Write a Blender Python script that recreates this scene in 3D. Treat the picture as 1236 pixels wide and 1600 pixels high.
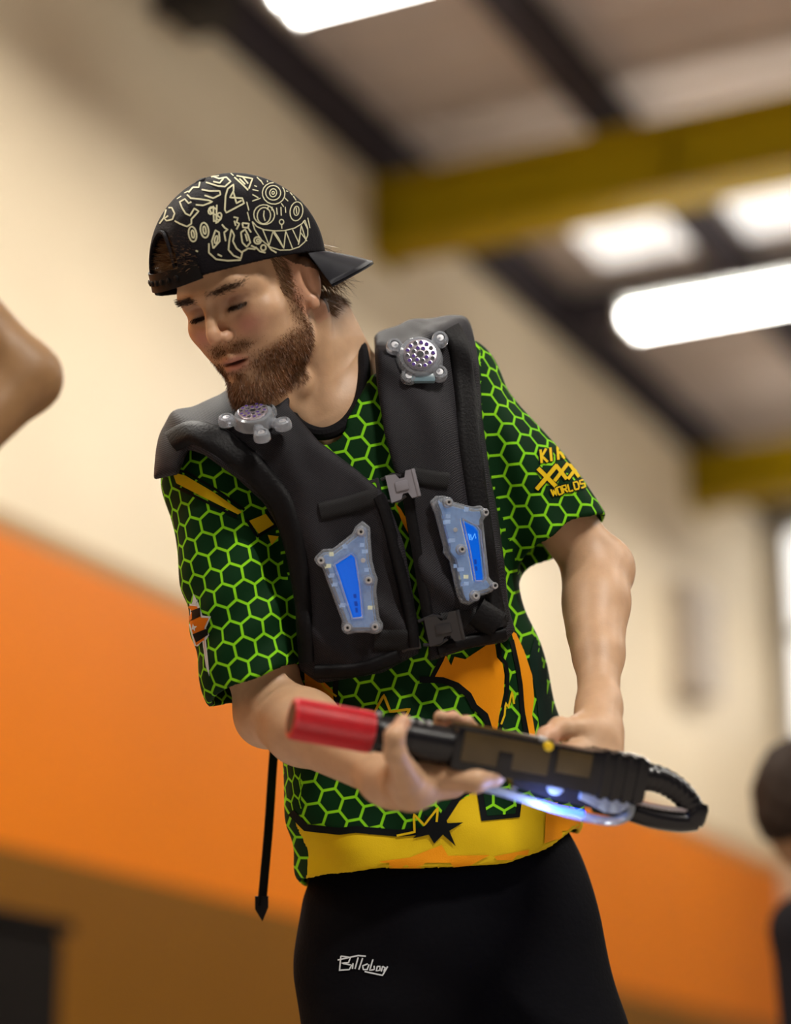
import bpy, bmesh, math, random
import numpy as np
from mathutils import Vector, Matrix
from mathutils.bvhtree import BVHTree
from mathutils.geometry import delaunay_2d_cdt

for o in list(bpy.data.objects):
    bpy.data.objects.remove(o)
scene = bpy.context.scene
COL = scene.collection
random.seed(7)
RNG = np.random.default_rng(11)

# ------------------------------------------------------------------ camera
FPX = 3500.0                      # focal length in pixels of the 1236x1600 frame
PITCH = math.atan2(1090, 3500)    # camera kneels and looks up
CAMZ = 0.42
D0 = 2.85                         # depth of the player's reference plane
cam_d = bpy.data.cameras.new('camera')
cam = bpy.data.objects.new('camera', cam_d)
COL.objects.link(cam)
cam.location = (0, 0, CAMZ)
cam.rotation_euler = (math.pi / 2 + PITCH, 0, 0)
cam_d.sensor_fit = 'VERTICAL'
cam_d.sensor_height = 36.0
cam_d.sensor_width = 36.0
cam_d.lens = 36.0 * FPX / 1600.0
cam_d.clip_start = 0.05
cam_d.clip_end = 200
cam_d.dof.use_dof = True
cam_d.dof.focus_distance = D0 - 0.10
cam_d.dof.aperture_fstop = 1.35
cam_d.dof.aperture_blades = 0
scene.camera = cam

# ------------------------------------------------------------------ world and exposure
world = bpy.data.worlds.new('hall_ambient')
scene.world = world
world.use_nodes = True
bg = world.node_tree.nodes['Background']
bg.inputs[0].default_value = (0.62, 0.60, 0.62, 1)
bg.inputs[1].default_value = 0.045
scene.view_settings.view_transform = 'Standard'
scene.view_settings.look = 'None'
scene.view_settings.exposure = 0.16
scene.view_settings.gamma = 1.0
scene.view_settings.use_curve_mapping = False
scene.cycles.max_bounces = 6
scene.cycles.diffuse_bounces = 3
scene.cycles.glossy_bounces = 3
scene.cycles.transmission_bounces = 6

# ------------------------------------------------------------------ hall frame: e1 runs along the wall, e2 out of it into the hall
AZ = math.radians(26.09)
E1 = Vector((math.sin(AZ), math.cos(AZ), 0))
E2 = Vector((math.cos(AZ), -math.sin(AZ), 0))
DW = 4.5                          # distance of the camera from the wall
ROT_HALL = math.atan2(E2.y, E2.x)
CEIL = 5.42

def hall(s, q, z):
    v = E1 * s + E2 * (q - DW)
    return Vector((v.x, v.y, z))

LAMP_Z = 4.62
LAMPS = [(6.28, 1.75), (9.72, 1.80), (13.15, 1.80), (2.85, 1.75), (-0.6, 1.75),
         (0.6, 6.2), (4.4, 6.2), (8.2, 6.4)]  # this row is unseen, added to light the player
LAMP_POWER = [30, 60, 35, 150, 90, 230, 60, 50]
for i, (s, q) in enumerate(LAMPS):
    ld = bpy.data.lights.new('tube_light', 'AREA')
    ld.shape = 'RECTANGLE'
    ld.size, ld.size_y = 1.5, 0.10
    ld.energy = LAMP_POWER[i]
    ld.color = (1.0, 0.95, 0.86)
    lo = bpy.data.objects.new('tube_light', ld)
    COL.objects.link(lo)
    lo.location = hall(s, q, LAMP_Z - 0.09)
    lo.rotation_euler = (0, 0, ROT_HALL)

# ------------------------------------------------------------------ frames of reference
CAMP = np.array([0, 0, CAMZ])
RIGHT = np.array([1.0, 0, 0])
UP = np.array([0, -math.sin(PITCH), math.cos(PITCH)])
BACK = np.array([0, -math.cos(PITCH), -math.sin(PITCH)])

def L(px, py, k):
    """photo landmark -> metres in the player's frame (x right, y up, k towards the camera)"""
    d = D0 - k
    return np.array([(px - 618) * d / FPX, (800 - py) * d / FPX, k])

def W(q):
    q = np.atleast_2d(np.asarray(q, float))
    return CAMP + q[:, :1] * RIGHT + q[:, 1:2] * UP + (q[:, 2:3] - D0) * BACK

def WV(q):
    return Vector(W(q)[0])

def unW(p):
    p = np.atleast_2d(np.asarray(p, float)) - CAMP
    return np.stack([p @ RIGHT, p @ UP, p @ BACK + D0], 1)

def topx(q):
    d = D0 - q[:, 2]
    return np.stack([618 + q[:, 0] * FPX / d, 800 - q[:, 1] * FPX / d], 1)

# ------------------------------------------------------------------ materials
MATS = {}

def mat(name, color=(0.5, 0.5, 0.5), rough=0.6, metal=0.0, spec=0.5, trans=0.0, ior=1.45, emit=None, estr=0.0,
        noise=None, bump=None, sss=0.0, alpha=1.0, sheen=0.0):
    """noise=(scale, amount) varies the colour; bump=(scale, strength)"""
    if name in MATS:
        return MATS[name]
    m = bpy.data.materials.new(name)
    m.use_nodes = True
    nt = m.node_tree
    b = nt.nodes['Principled BSDF']
    b.inputs['Base Color'].default_value = (*color, 1)
    b.inputs['Roughness'].default_value = rough
    b.inputs['Metallic'].default_value = metal
    b.inputs['Specular IOR Level'].default_value = spec
    b.inputs['Transmission Weight'].default_value = trans
    b.inputs['IOR'].default_value = ior
    b.inputs['Subsurface Weight'].default_value = sss
    if sss:
        b.inputs['Subsurface Radius'].default_value = (0.012, 0.005, 0.003)
        b.inputs['Subsurface Scale'].default_value = 0.5
    b.inputs['Sheen Weight'].default_value = sheen
    if emit:
        b.inputs['Emission Color'].default_value = (*emit, 1)
        b.inputs['Emission Strength'].default_value = estr
    tc = nt.nodes.new('ShaderNodeTexCoord')
    if noise:
        n = nt.nodes.new('ShaderNodeTexNoise')
        n.inputs['Scale'].default_value = noise[0]
        n.inputs['Detail'].default_value = 5
        nt.links.new(tc.outputs['Object'], n.inputs['Vector'])
        mx = nt.nodes.new('ShaderNodeMix')
        mx.data_type = 'RGBA'
        mx.inputs[6].default_value = (*[c * (1 - noise[1]) for c in color], 1)
        mx.inputs[7].default_value = (*[min(1, c * (1 + noise[1])) for c in color], 1)
        nt.links.new(n.outputs['Fac'], mx.inputs[0])
        nt.links.new(mx.outputs[2], b.inputs['Base Color'])
    if bump:
        n2 = nt.nodes.new('ShaderNodeTexNoise')
        n2.inputs['Scale'].default_value = bump[0]
        n2.inputs['Detail'].default_value = 3
        nt.links.new(tc.outputs['Object'], n2.inputs['Vector'])
        bp = nt.nodes.new('ShaderNodeBump')
        bp.inputs['Strength'].default_value = bump[1]
        bp.inputs['Distance'].default_value = 0.003
        nt.links.new(n2.outputs['Fac'], bp.inputs['Height'])
        nt.links.new(bp.outputs['Normal'], b.inputs['Normal'])
    MATS[name] = m
    return m

def N(nt, kind, **kw):
    n = nt.nodes.new(kind)
    for k, v in kw.items():
        setattr(n, k, v)
    return n

def vmath(nt, op, a, b=None, c=None):
    n = N(nt, 'ShaderNodeVectorMath', operation=op)
    for i, x in enumerate((a, b, c)):
        if x is None:
            continue
        if isinstance(x, tuple):
            n.inputs[i].default_value = x
        else:
            nt.links.new(x, n.inputs[i])
    return n

def smath(nt, op, a, b=None, clamp=False):
    n = N(nt, 'ShaderNodeMath', operation=op)
    n.use_clamp = clamp
    for i, x in enumerate((a, b)):
        if x is None:
            continue
        if isinstance(x, (int, float)):
            n.inputs[i].default_value = x
        else:
            nt.links.new(x, n.inputs[i])
    return n.outputs[0]

def hex_material(name, cell, line, size, width=0.045):
    """jersey cloth: dark green cells between lime hexagon lines, laid out in the cloth's own UV (metres)"""
    m = bpy.data.materials.new(name)
    m.use_nodes = True
    nt = m.node_tree
    b = nt.nodes['Principled BSDF']
    uv = N(nt, 'ShaderNodeUVMap')
    sc = vmath(nt, 'SCALE', uv.outputs[0])
    sc.inputs['Scale'].default_value = 1.0 / size
    off = vmath(nt, 'ADD', sc.outputs[0], (100.0, 173.2050808, 0.0))
    r = (1.0, 1.7320508, 1.0)
    h = (0.5, 0.8660254, 0.0)
    a1 = vmath(nt, 'MODULO', off.outputs[0], r)
    a = vmath(nt, 'SUBTRACT', a1.outputs[0], h)
    o2 = vmath(nt, 'SUBTRACT', off.outputs[0], h)
    b1 = vmath(nt, 'MODULO', o2.outputs[0], r)
    bb = vmath(nt, 'SUBTRACT', b1.outputs[0], h)

    def hexd(v):
        ab = vmath(nt, 'ABSOLUTE', v.outputs[0])
        dt = vmath(nt, 'DOT_PRODUCT', ab.outputs[0], (0.5, 0.8660254, 0.0))
        sx = N(nt, 'ShaderNodeSeparateXYZ')
        nt.links.new(ab.outputs[0], sx.inputs[0])
        return smath(nt, 'MAXIMUM', dt.outputs['Value'], sx.outputs[0])
    d = smath(nt, 'MINIMUM', hexd(a), hexd(bb))
    mr = N(nt, 'ShaderNodeMapRange', interpolation_type='SMOOTHSTEP')
    mr.inputs['From Min'].default_value = 0.5 - width - 0.028
    mr.inputs['From Max'].default_value = 0.5 - width + 0.012
    nt.links.new(d, mr.inputs['Value'])
    tc = N(nt, 'ShaderNodeTexCoord')
    ns = N(nt, 'ShaderNodeTexNoise')
    ns.inputs['Scale'].default_value = 14
    nt.links.new(tc.outputs['Object'], ns.inputs['Vector'])
    cm = N(nt, 'ShaderNodeMix', data_type='RGBA')
    cm.inputs[6].default_value = (*[c * 0.45 for c in cell], 1)
    cm.inputs[7].default_value = (*[c * 1.5 for c in cell], 1)
    nt.links.new(ns.outputs['Fac'], cm.inputs[0])
    lm = N(nt, 'ShaderNodeMix', data_type='RGBA')
    lm.inputs[6].default_value = (line[0] * 0.45, line[1] * 0.75, line[2], 1)
    lm.inputs[7].default_value = (*line, 1)
    nt.links.new(ns.outputs['Fac'], lm.inputs[0])
    mx = N(nt, 'ShaderNodeMix', data_type='RGBA')
    nt.links.new(mr.outputs[0], mx.inputs[0])
    nt.links.new(cm.outputs[2], mx.inputs[6])
    nt.links.new(lm.outputs[2], mx.inputs[7])
    nt.links.new(mx.outputs[2], b.inputs['Base Color'])
    b.inputs['Roughness'].default_value = 0.7
    b.inputs['Specular IOR Level'].default_value = 0.10
    fine = N(nt, 'ShaderNodeTexNoise')
    fine.inputs['Scale'].default_value = 900
    nt.links.new(tc.outputs['Object'], fine.inputs['Vector'])
    bp = N(nt, 'ShaderNodeBump')
    bp.inputs['Strength'].default_value = 0.12
    bp.inputs['Distance'].default_value = 0.002
    nt.links.new(fine.outputs['Fac'], bp.inputs['Height'])
    nt.links.new(bp.outputs['Normal'], b.inputs['Normal'])
    MATS[name] = m
    return m

def weave_material(name, dark, light, freq):
    """coarse woven nylon: a basket weave of two thread directions"""
    m = bpy.data.materials.new(name)
    m.use_nodes = True
    nt = m.node_tree
    b = nt.nodes['Principled BSDF']
    uv = N(nt, 'ShaderNodeUVMap')
    sx = N(nt, 'ShaderNodeSeparateXYZ')
    nt.links.new(uv.outputs[0], sx.inputs[0])
    cx = smath(nt, 'SINE', smath(nt, 'MULTIPLY', sx.outputs[0], freq))
    cy = smath(nt, 'SINE', smath(nt, 'MULTIPLY', sx.outputs[1], freq))
    pr = smath(nt, 'MULTIPLY', cx, cy)
    fac = smath(nt, 'MULTIPLY_ADD', pr, 0.5)
    fac.node.inputs[2].default_value = 0.5
    tc = N(nt, 'ShaderNodeTexCoord')
    ns = N(nt, 'ShaderNodeTexNoise')
    ns.inputs['Scale'].default_value = 9
    ns.inputs['Detail'].default_value = 4
    nt.links.new(tc.outputs['Object'], ns.inputs['Vector'])
    f2 = smath(nt, 'MULTIPLY', fac, smath(nt, 'ADD', ns.outputs['Fac'], 0.35))
    mx = N(nt, 'ShaderNodeMix', data_type='RGBA')
    mx.inputs[6].default_value = (*dark, 1)
    mx.inputs[7].default_value = (*light, 1)
    nt.links.new(f2, mx.inputs[0])
    nt.links.new(mx.outputs[2], b.inputs['Base Color'])
    b.inputs['Roughness'].default_value = 0.6
    b.inputs['Specular IOR Level'].default_value = 0.16
    bp = N(nt, 'ShaderNodeBump')
    bp.inputs['Strength'].default_value = 0.5
    bp.inputs['Distance'].default_value = 0.0008
    nt.links.new(fac, bp.inputs['Height'])
    nt.links.new(bp.outputs['Normal'], b.inputs['Normal'])
    MATS[name] = m
    return m

def attr_material(name, rough=0.5, sss=0.12, spec=0.4, bump=(420, 0.18)):
    m = bpy.data.materials.new(name)
    m.use_nodes = True
    nt = m.node_tree
    b = nt.nodes['Principled BSDF']
    at = N(nt, 'ShaderNodeAttribute', attribute_name='tint')
    tc = N(nt, 'ShaderNodeTexCoord')
    ns = N(nt, 'ShaderNodeTexNoise')
    ns.inputs['Scale'].default_value = 45
    ns.inputs['Detail'].default_value = 6
    nt.links.new(tc.outputs['Object'], ns.inputs['Vector'])
    mr = N(nt, 'ShaderNodeMapRange')
    mr.inputs['To Min'].default_value = 0.82
    mr.inputs['To Max'].default_value = 1.18
    nt.links.new(ns.outputs['Fac'], mr.inputs['Value'])
    v = vmath(nt, 'SCALE', at.outputs['Color'])
    nt.links.new(mr.outputs[0], v.inputs['Scale'])
    nt.links.new(v.outputs[0], b.inputs['Base Color'])
    b.inputs['Roughness'].default_value = rough
    b.inputs['Specular IOR Level'].default_value = spec
    b.inputs['Subsurface Weight'].default_value = sss
    b.inputs['Subsurface Radius'].default_value = (0.010, 0.004, 0.002)
    b.inputs['Subsurface Scale'].default_value = 0.4
    fine = N(nt, 'ShaderNodeTexNoise')
    fine.inputs['Scale'].default_value = bump[0]
    nt.links.new(tc.outputs['Object'], fine.inputs['Vector'])
    bp = N(nt, 'ShaderNodeBump')
    bp.inputs['Strength'].default_value = bump[1]
    bp.inputs['Distance'].default_value = 0.001
    nt.links.new(fine.outputs['Fac'], bp.inputs['Height'])
    nt.links.new(bp.outputs['Normal'], b.inputs['Normal'])
    MATS[name] = m
    return m

# ------------------------------------------------------------------ object helpers
def tag(o, label=None, cat=None, group=None, kind=None):
    if label: o['label'] = label
    if cat: o['category'] = cat
    if group: o['group'] = group
    if kind: o['kind'] = kind
    return o

def empty(name, loc, label=None, cat=None, group=None):
    o = bpy.data.objects.new(name, None)
    o.empty_display_size = 0.05
    COL.objects.link(o)
    o.location = Vector(loc)
    return tag(o, label, cat, group)

def origin_of(parent):
    v = Vector((0, 0, 0))
    while parent is not None:
        v += parent.location
        parent = parent.parent
    return v

def mk(name, verts, faces, material, parent=None, smooth=True, uv=None, tint=None, flat_angle=None):
    """one mesh object from world-space verts; its origin sits at its parent's origin, or at its own foot"""
    verts = np.asarray(verts, float).reshape(-1, 3)
    if not isinstance(faces, np.ndarray) and tint is None:
        used_ = sorted({i for f in faces for i in f})
        if len(used_) < len(verts):
            rm_ = {a: b for b, a in enumerate(used_)}
            verts = verts[used_]; faces = [tuple(rm_[i] for i in f) for f in faces]
    if parent is not None:
        org = np.array(origin_of(parent))
    else:
        c = (verts.max(0) + verts.min(0)) / 2
        org = np.array([c[0], c[1], verts[:, 2].min()])
    me = bpy.data.meshes.new(name)
    if isinstance(faces, np.ndarray):
        n = faces.shape[1]
        me.vertices.add(len(verts))
        me.vertices.foreach_set('co', (verts - org).astype(np.float32).ravel())
        me.loops.add(faces.size)
        me.loops.foreach_set('vertex_index', faces.astype(np.int32).ravel())
        me.polygons.add(len(faces))
        me.polygons.foreach_set('loop_start', (np.arange(len(faces)) * n).astype(np.int32))
        me.polygons.foreach_set('loop_total', np.full(len(faces), n, np.int32))
        me.update(calc_edges=True)
    else:
        me.from_pydata([tuple(v) for v in verts - org], [], [tuple(f) for f in faces])
    if smooth:
        me.polygons.foreach_set('use_smooth', np.ones(len(me.polygons), bool))
    if uv is not None:      # per loop
        l = me.uv_layers.new(name='UVMap')
        l.data.foreach_set('uv', np.asarray(uv, np.float32).ravel())
    if tint is not None:    # per vertex
        ca = me.color_attributes.new('tint', 'FLOAT_COLOR', 'POINT')
        ca.data.foreach_set('color', np.concatenate([tint, np.ones((len(tint), 1))], 1).astype(np.float32).ravel())
    if material is not None:
        me.materials.append(material)
    me.validate()
    o = bpy.data.objects.new(name, me)
    COL.objects.link(o)
    if parent is not None:
        o.parent = parent
    else:
        o.location = Vector(org)
    if smooth and flat_angle:
        try:
            me.set_sharp_from_angle(angle=flat_angle)
        except Exception:
            pass
    return o

class MB:
    """collects simple solids in one frame, then builds ONE mesh object"""
    def __init__(s):
        s.v, s.f = [], []

    def add(s, v, f):
        n = len(s.v)
        s.v.extend([tuple(x) for x in v])
        s.f.extend([tuple(i + n for i in q) for q in f])
        return s

    def box(s, c, size, M=None, bev=0.0):
        c = np.array(c, float); h = np.array(size, float) / 2
        if bev <= 0:
            v = [c + h * np.array(t) for t in [(-1,-1,-1),(1,-1,-1),(1,1,-1),(-1,1,-1),(-1,-1,1),(1,-1,1),(1,1,1),(-1,1,1)]]
            f = [(0,3,2,1),(4,5,6,7),(0,1,5,4),(1,2,6,5),(2,3,7,6),(3,0,4,7)]
        else:
            bm = bmesh.new()
            bmesh.ops.create_cube(bm, size=1)
            bmesh.ops.scale(bm, vec=Vector(size), verts=bm.verts)
            bmesh.ops.bevel(bm, geom=bm.edges[:], offset=bev, segments=2, profile=0.6, affect='EDGES')
            bm.verts.index_update()
            v = [c + np.array(x.co) for x in bm.verts]
            f = [[x.index for x in q.verts] for q in bm.faces]
            bm.free()
        if M is not None:
            v = [c + M @ (x - c) for x in v]
        return s.add(v, f)

    def lathe(s, p0, axis, prof, n=24, ref=None):
        """prof = [(distance along axis, radius)]"""
        a = np.array(axis, float); a /= np.linalg.norm(a)
        t = np.array(ref if ref is not None else ((0, 0, 1) if abs(a[2]) < 0.9 else (1, 0, 0)), float)
        u = np.cross(a, t); u /= np.linalg.norm(u); w = np.cross(a, u)
        v, f = [], []
        for (h, r) in prof:
            for i in range(n):
                g = 2 * math.pi * i / n
                v.append(np.array(p0) + a * h + (u * math.cos(g) + w * math.sin(g)) * r)
        for j in range(len(prof) - 1):
            for i in range(n):
                i2 = (i + 1) % n
                f.append((j*n+i, j*n+i2, (j+1)*n+i2, (j+1)*n+i))
        f.append(tuple(range(n))[::-1])
        f.append(tuple((len(prof)-1)*n + i for i in range(n)))
        return s.add(v, f)

    def tube(s, pts, r, n=10, squash=None):
        pts = [np.array(p, float) for p in pts]
        rr = r if hasattr(r, '__len__') else [r] * len(pts)
        v, f = [], []
        up = None
        for i, p in enumerate(pts):
            t = pts[min(i+1, len(pts)-1)] - pts[max(i-1, 0)]
            t /= (np.linalg.norm(t) + 1e-12)
            if up is None:
                up = np.cross(t, (0.31, 0.2, 0.93))
            up = up - t * (up @ t); up /= (np.linalg.norm(up) + 1e-12)
            w = np.cross(t, up)
            for k in range(n):
                g = 2 * math.pi * k / n
                v.append(p + (up * math.cos(g) + w * math.sin(g)) * rr[i])
        for j in range(len(pts) - 1):
            for i in range(n):
                i2 = (i + 1) % n
                f.append((j*n+i, j*n+i2, (j+1)*n+i2, (j+1)*n+i))
        f.append(tuple(range(n))[::-1])
        f.append(tuple((len(pts)-1)*n + i for i in range(n)))
        return s.add(v, f)

    def prism(s, poly, z0, z1):
        """poly in x,y extruded along z"""
        n = len(poly)
        v = [(x, y, z0) for x, y in poly] + [(x, y, z1) for x, y in poly]
        f = [tuple(range(n))[::-1], tuple(range(n, 2*n))] + [(i, (i+1) % n, n+(i+1) % n, n+i) for i in range(n)]
        return s.add(v, f)

    def build(s, name, material, parent=None, xf=None, smooth=True, angle=0.6, **kw):
        v = np.array(s.v, float)
        if xf is not None:
            v = xf(v)
        return mk(name, v, s.f, material, parent, smooth, flat_angle=angle, **kw)

def spline(pts, n):
    """Catmull-Rom through the points, n samples per span"""
    P = [np.array(p, float) for p in pts]
    P = [2*P[0]-P[1]] + P + [2*P[-1]-P[-2]]
    out = []
    for i in range(1, len(P)-2):
        for t in np.linspace(0, 1, n, endpoint=False):
            a, b, c, d = P[i-1], P[i], P[i+1], P[i+2]
            out.append(0.5*((2*b)+(c-a)*t+(2*a-5*b+4*c-d)*t*t+(-a+3*b-3*c+d)*t**3))
    out.append(P[-2])
    return np.array(out)

# ------------------------------------------------------------------ implicit surfaces
def rcone(a, b, r1, r2):
    a = np.asarray(a, float); b = np.asarray(b, float); ba = b - a; bb = ba @ ba + 1e-12
    dr = r2 - r1
    def f(P):
        q = P - a
        pa = q @ ba
        h = np.minimum(np.maximum(pa * (1 / bb), 0), 1)
        d2 = np.einsum('ij,ij->i', q, q) - h * (2 * pa - h * bb)
        return np.sqrt(np.maximum(d2, 0)) - (r1 + dr * h)
    return f

def ell(c, r, M=None):
    c = np.asarray(c, float); r = np.asarray(r, float)
    def f(P):
        q = P - c
        if M is not None:
            q = q @ M
        q = q * (1 / r)
        k0 = np.sqrt(np.einsum('ij,ij->i', q, q))
        q = q * (1 / r)
        k1 = np.sqrt(np.einsum('ij,ij->i', q, q))
        return k0 * (k0 - 1) / (k1 + 1e-9)
    return f

def smin(a, b, k):
    h = np.maximum(k - np.abs(a - b), 0)
    return np.minimum(a, b) - h * h * (0.25 / k)

def smax(a, b, k):
    return -smin(-a, -b, k)

from concurrent.futures import ThreadPoolExecutor
POOL = ThreadPoolExecutor(4)

class Sdf:
    def __init__(s):
        s.ops = []
        s.post = None
    def u(s, f, k=0.01):
        s.ops.append((0, f, k)); return s
    def sub(s, f, k=0.005):
        s.ops.append((1, f, k)); return s
    def inter(s, f, k=0.005):
        s.ops.append((2, f, k)); return s
    def __call__(s, P, act=None):
        d = np.full(len(P), 1.0)
        for i, (o, f, k) in enumerate(s.ops):
            if act is not None and not act[i]:
                continue
            x = f(P)
            if o == 0: d = smin(d, x, k)
            elif o == 1: d = smax(d, -x, k)
            else: d = smax(d, x, k)
        if s.post is not None:
            d = s.post(P, d)
        return d
    def active(s, C, R):
        """which operations matter inside balls of radius R about the centres C"""
        return np.stack([np.ones(len(C), bool) if o == 2 else f(C) < R * 1.7 + k + 0.012 for (o, f, k) in s.ops], 1)

def nets(f, lo, hi, h, nb=20, slack=1.2):
    """surface nets over only those blocks the surface passes through -> verts, quads"""
    lo = np.array(lo, float); hi = np.array(hi, float)
    NB = np.ceil((hi - lo) / (h * nb)).astype(int)
    ii = np.stack(np.meshgrid(*[np.arange(n) for n in NB], indexing='ij'), -1).reshape(-1, 3)
    R = 0.5 * nb * h * 1.7321
    cen = lo + (ii + 0.5) * nb * h
    dc = f(cen)
    keep = ii[np.abs(dc) < R * slack + 0.005]
    big = np.int64(1) << 20
    def gid(a):
        return (a[:, 0] + big * (a[:, 1] + big * a[:, 2].astype(np.int64)))
    g = np.stack(np.meshgrid(*[np.arange(nb + 1)] * 3, indexing='ij'), -1).reshape(-1, 3)
    CV, CI, QS = [], [], []
    corners = [(0,0,0),(1,0,0),(0,1,0),(1,1,0),(0,0,1),(1,0,1),(0,1,1),(1,1,1)]
    edges = [(0,1),(2,3),(4,5),(6,7),(0,2),(1,3),(4,6),(5,7),(0,4),(1,5),(2,6),(3,7)]
    isS = isinstance(f, Sdf)
    ACT = f.active(lo + (keep + 0.5) * nb * h, R) if isS else None
    def sample(i):
        P = lo + (keep[i] * nb + g) * h
        return f(P, ACT[i]) if isS else f(P)
    for i_b, D in enumerate(POOL.map(sample, range(len(keep)))):
        base = keep[i_b] * nb
        D = D.reshape(nb+1, nb+1, nb+1)
        S = D < 0
        if S.all() or not S.any():
            continue
        cs = np.stack([S[c[0]:nb+c[0], c[1]:nb+c[1], c[2]:nb+c[2]] for c in corners], -1)
        sm = cs.sum(-1)
        act = np.argwhere((sm > 0) & (sm < 8))
        dv = np.stack([D[act[:, 0]+c[0], act[:, 1]+c[1], act[:, 2]+c[2]] for c in corners], -1)
        acc = np.zeros((len(act), 3)); cnt = np.zeros(len(act))
        for (p, q) in edges:
            dp, dq = dv[:, p], dv[:, q]
            m = (dp < 0) != (dq < 0)
            t = np.where(m, dp / np.where(m, dp - dq, 1), 0)
            pt = np.array(corners[p]) + t[:, None] * (np.array(corners[q]) - np.array(corners[p]))
            acc += pt * m[:, None]; cnt += m
        CV.append(lo + (base + act + acc / cnt[:, None]) * h)
        CI.append(gid((base + act).astype(np.int64)))
        for ax in range(3):
            e = np.zeros(3, int); e[ax] = 1
            s0 = S[:nb, :nb, :nb]
            s1 = S[e[0]:nb+e[0], e[1]:nb+e[1], e[2]:nb+e[2]]
            w = np.argwhere(s0 != s1)
            if not len(w):
                continue
            fl = s0[w[:, 0], w[:, 1], w[:, 2]]
            c = (base + w).astype(np.int64)
            e1 = np.zeros(3, np.int64); e2 = np.zeros(3, np.int64)
            e1[(ax+1) % 3] = 1; e2[(ax+2) % 3] = 1
            ids = np.stack([gid(c - e1 - e2), gid(c - e2), gid(c), gid(c - e1)], 1)
            ids[~fl] = ids[~fl][:, ::-1]
            QS.append(ids)
    CV = np.concatenate(CV); CI = np.concatenate(CI); Q = np.concatenate(QS)
    o = np.argsort(CI); CI = CI[o]; CV = CV[o]
    ix = np.clip(np.searchsorted(CI, Q), 0, len(CI) - 1)
    ok = (CI[ix] == Q).all(1)
    return CV, ix[ok]

_nd = RNG.normal(size=(24, 3)); _nd /= np.linalg.norm(_nd, axis=1)[:, None]
_np = RNG.uniform(0, 6.28, 24)
def wob(P, scale, lo=0, hi=8):
    """smooth pseudo-noise in -1..1"""
    out = np.zeros(len(P))
    for i in range(lo, hi):
        out += np.sin(P @ (_nd[i] * scale * (0.7 + 0.12 * i)) + _np[i])
    return out / (hi - lo) * 1.6

def polysd(X, Y, poly):
    """signed distance to a polygon in the plane (negative inside)"""
    d = np.full(len(X), 1e9); s = np.ones(len(X))
    n = len(poly); j = n - 1
    for i in range(n):
        ax, ay = poly[i]; bx, by = poly[j]
        ex, ey = bx - ax, by - ay
        wx, wy = X - ax, Y - ay
        t = np.clip((wx * ex + wy * ey) / (ex * ex + ey * ey + 1e-15), 0, 1)
        d = np.minimum(d, (wx - ex * t) ** 2 + (wy - ey * t) ** 2)
        c1 = Y >= ay; c2 = Y < by; c3 = ex * wy > ey * wx
        flip = (c1 & c2 & c3) | (~c1 & ~c2 & ~c3)
        s = np.where(flip, -s, s)
        j = i
    return s * np.sqrt(d)

# ------------------------------------------------------------------ printing on surfaces
def bvh_of(*objs):
    v, f = [], []
    for o in objs:
        n = len(v)
        me = o.data
        co = np.zeros(len(me.vertices) * 3, np.float32); me.vertices.foreach_get('co', co)
        v += (co.reshape(-1, 3) + np.array(origin_of(o))).tolist()
        li = np.zeros(len(me.loops), np.int32); me.loops.foreach_get('vertex_index', li)
        f += (li.reshape(-1, 4) + n).tolist()
    return BVHTree.FromPolygons(v, f)

CAMV = Vector((0, 0, CAMZ))
def hit(bv, px, py):
    d = Vector(RIGHT * ((px - 618) / FPX) + UP * ((800 - py) / FPX) - BACK).normalized()
    h = bv.ray_cast(CAMV, d)
    return h[0], h[1]

def drop(bv, pts, off):
    """pixels -> points lying on the surface, lifted off along its normal"""
    out, ok = [], []
    for (x, y) in pts:
        p, n = hit(bv, x, y)
        if p is None:
            out.append((0, 0, 0)); ok.append(False)
        else:
            if n.dot(CAMV - p) < 0: n = -n
            v = (CAMV - p).normalized()
            out.append(tuple(p + (n * 0.6 + v * 0.6) * off)); ok.append(True)
    return out, ok

def resample(path, step, closed=False):
    P = [np.array(p, float) for p in path]
    if closed: P = P + [P[0]]
    out = []
    for a, b in zip(P[:-1], P[1:]):
        n = max(1, int(np.linalg.norm(b - a) / step))
        for i in range(n):
            out.append(a + (b - a) * i / n)
    if not closed: out.append(P[-1])
    return out

def largest_piece(F):
    """only the connected piece with most faces"""
    own = {}
    par = list(range(len(F)))
    def find(a):
        while par[a] != a:
            par[a] = par[par[a]]; a = par[a]
        return a
    for i, f in enumerate(F):
        for v in f:
            if v in own: par[find(i)] = find(own[v])
            else: own[v] = i
    cnt = {}
    for i in range(len(F)): cnt[find(i)] = cnt.get(find(i), 0) + 1
    best = max(cnt, key=cnt.get)
    return [f for i, f in enumerate(F) if find(i) == best]

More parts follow.
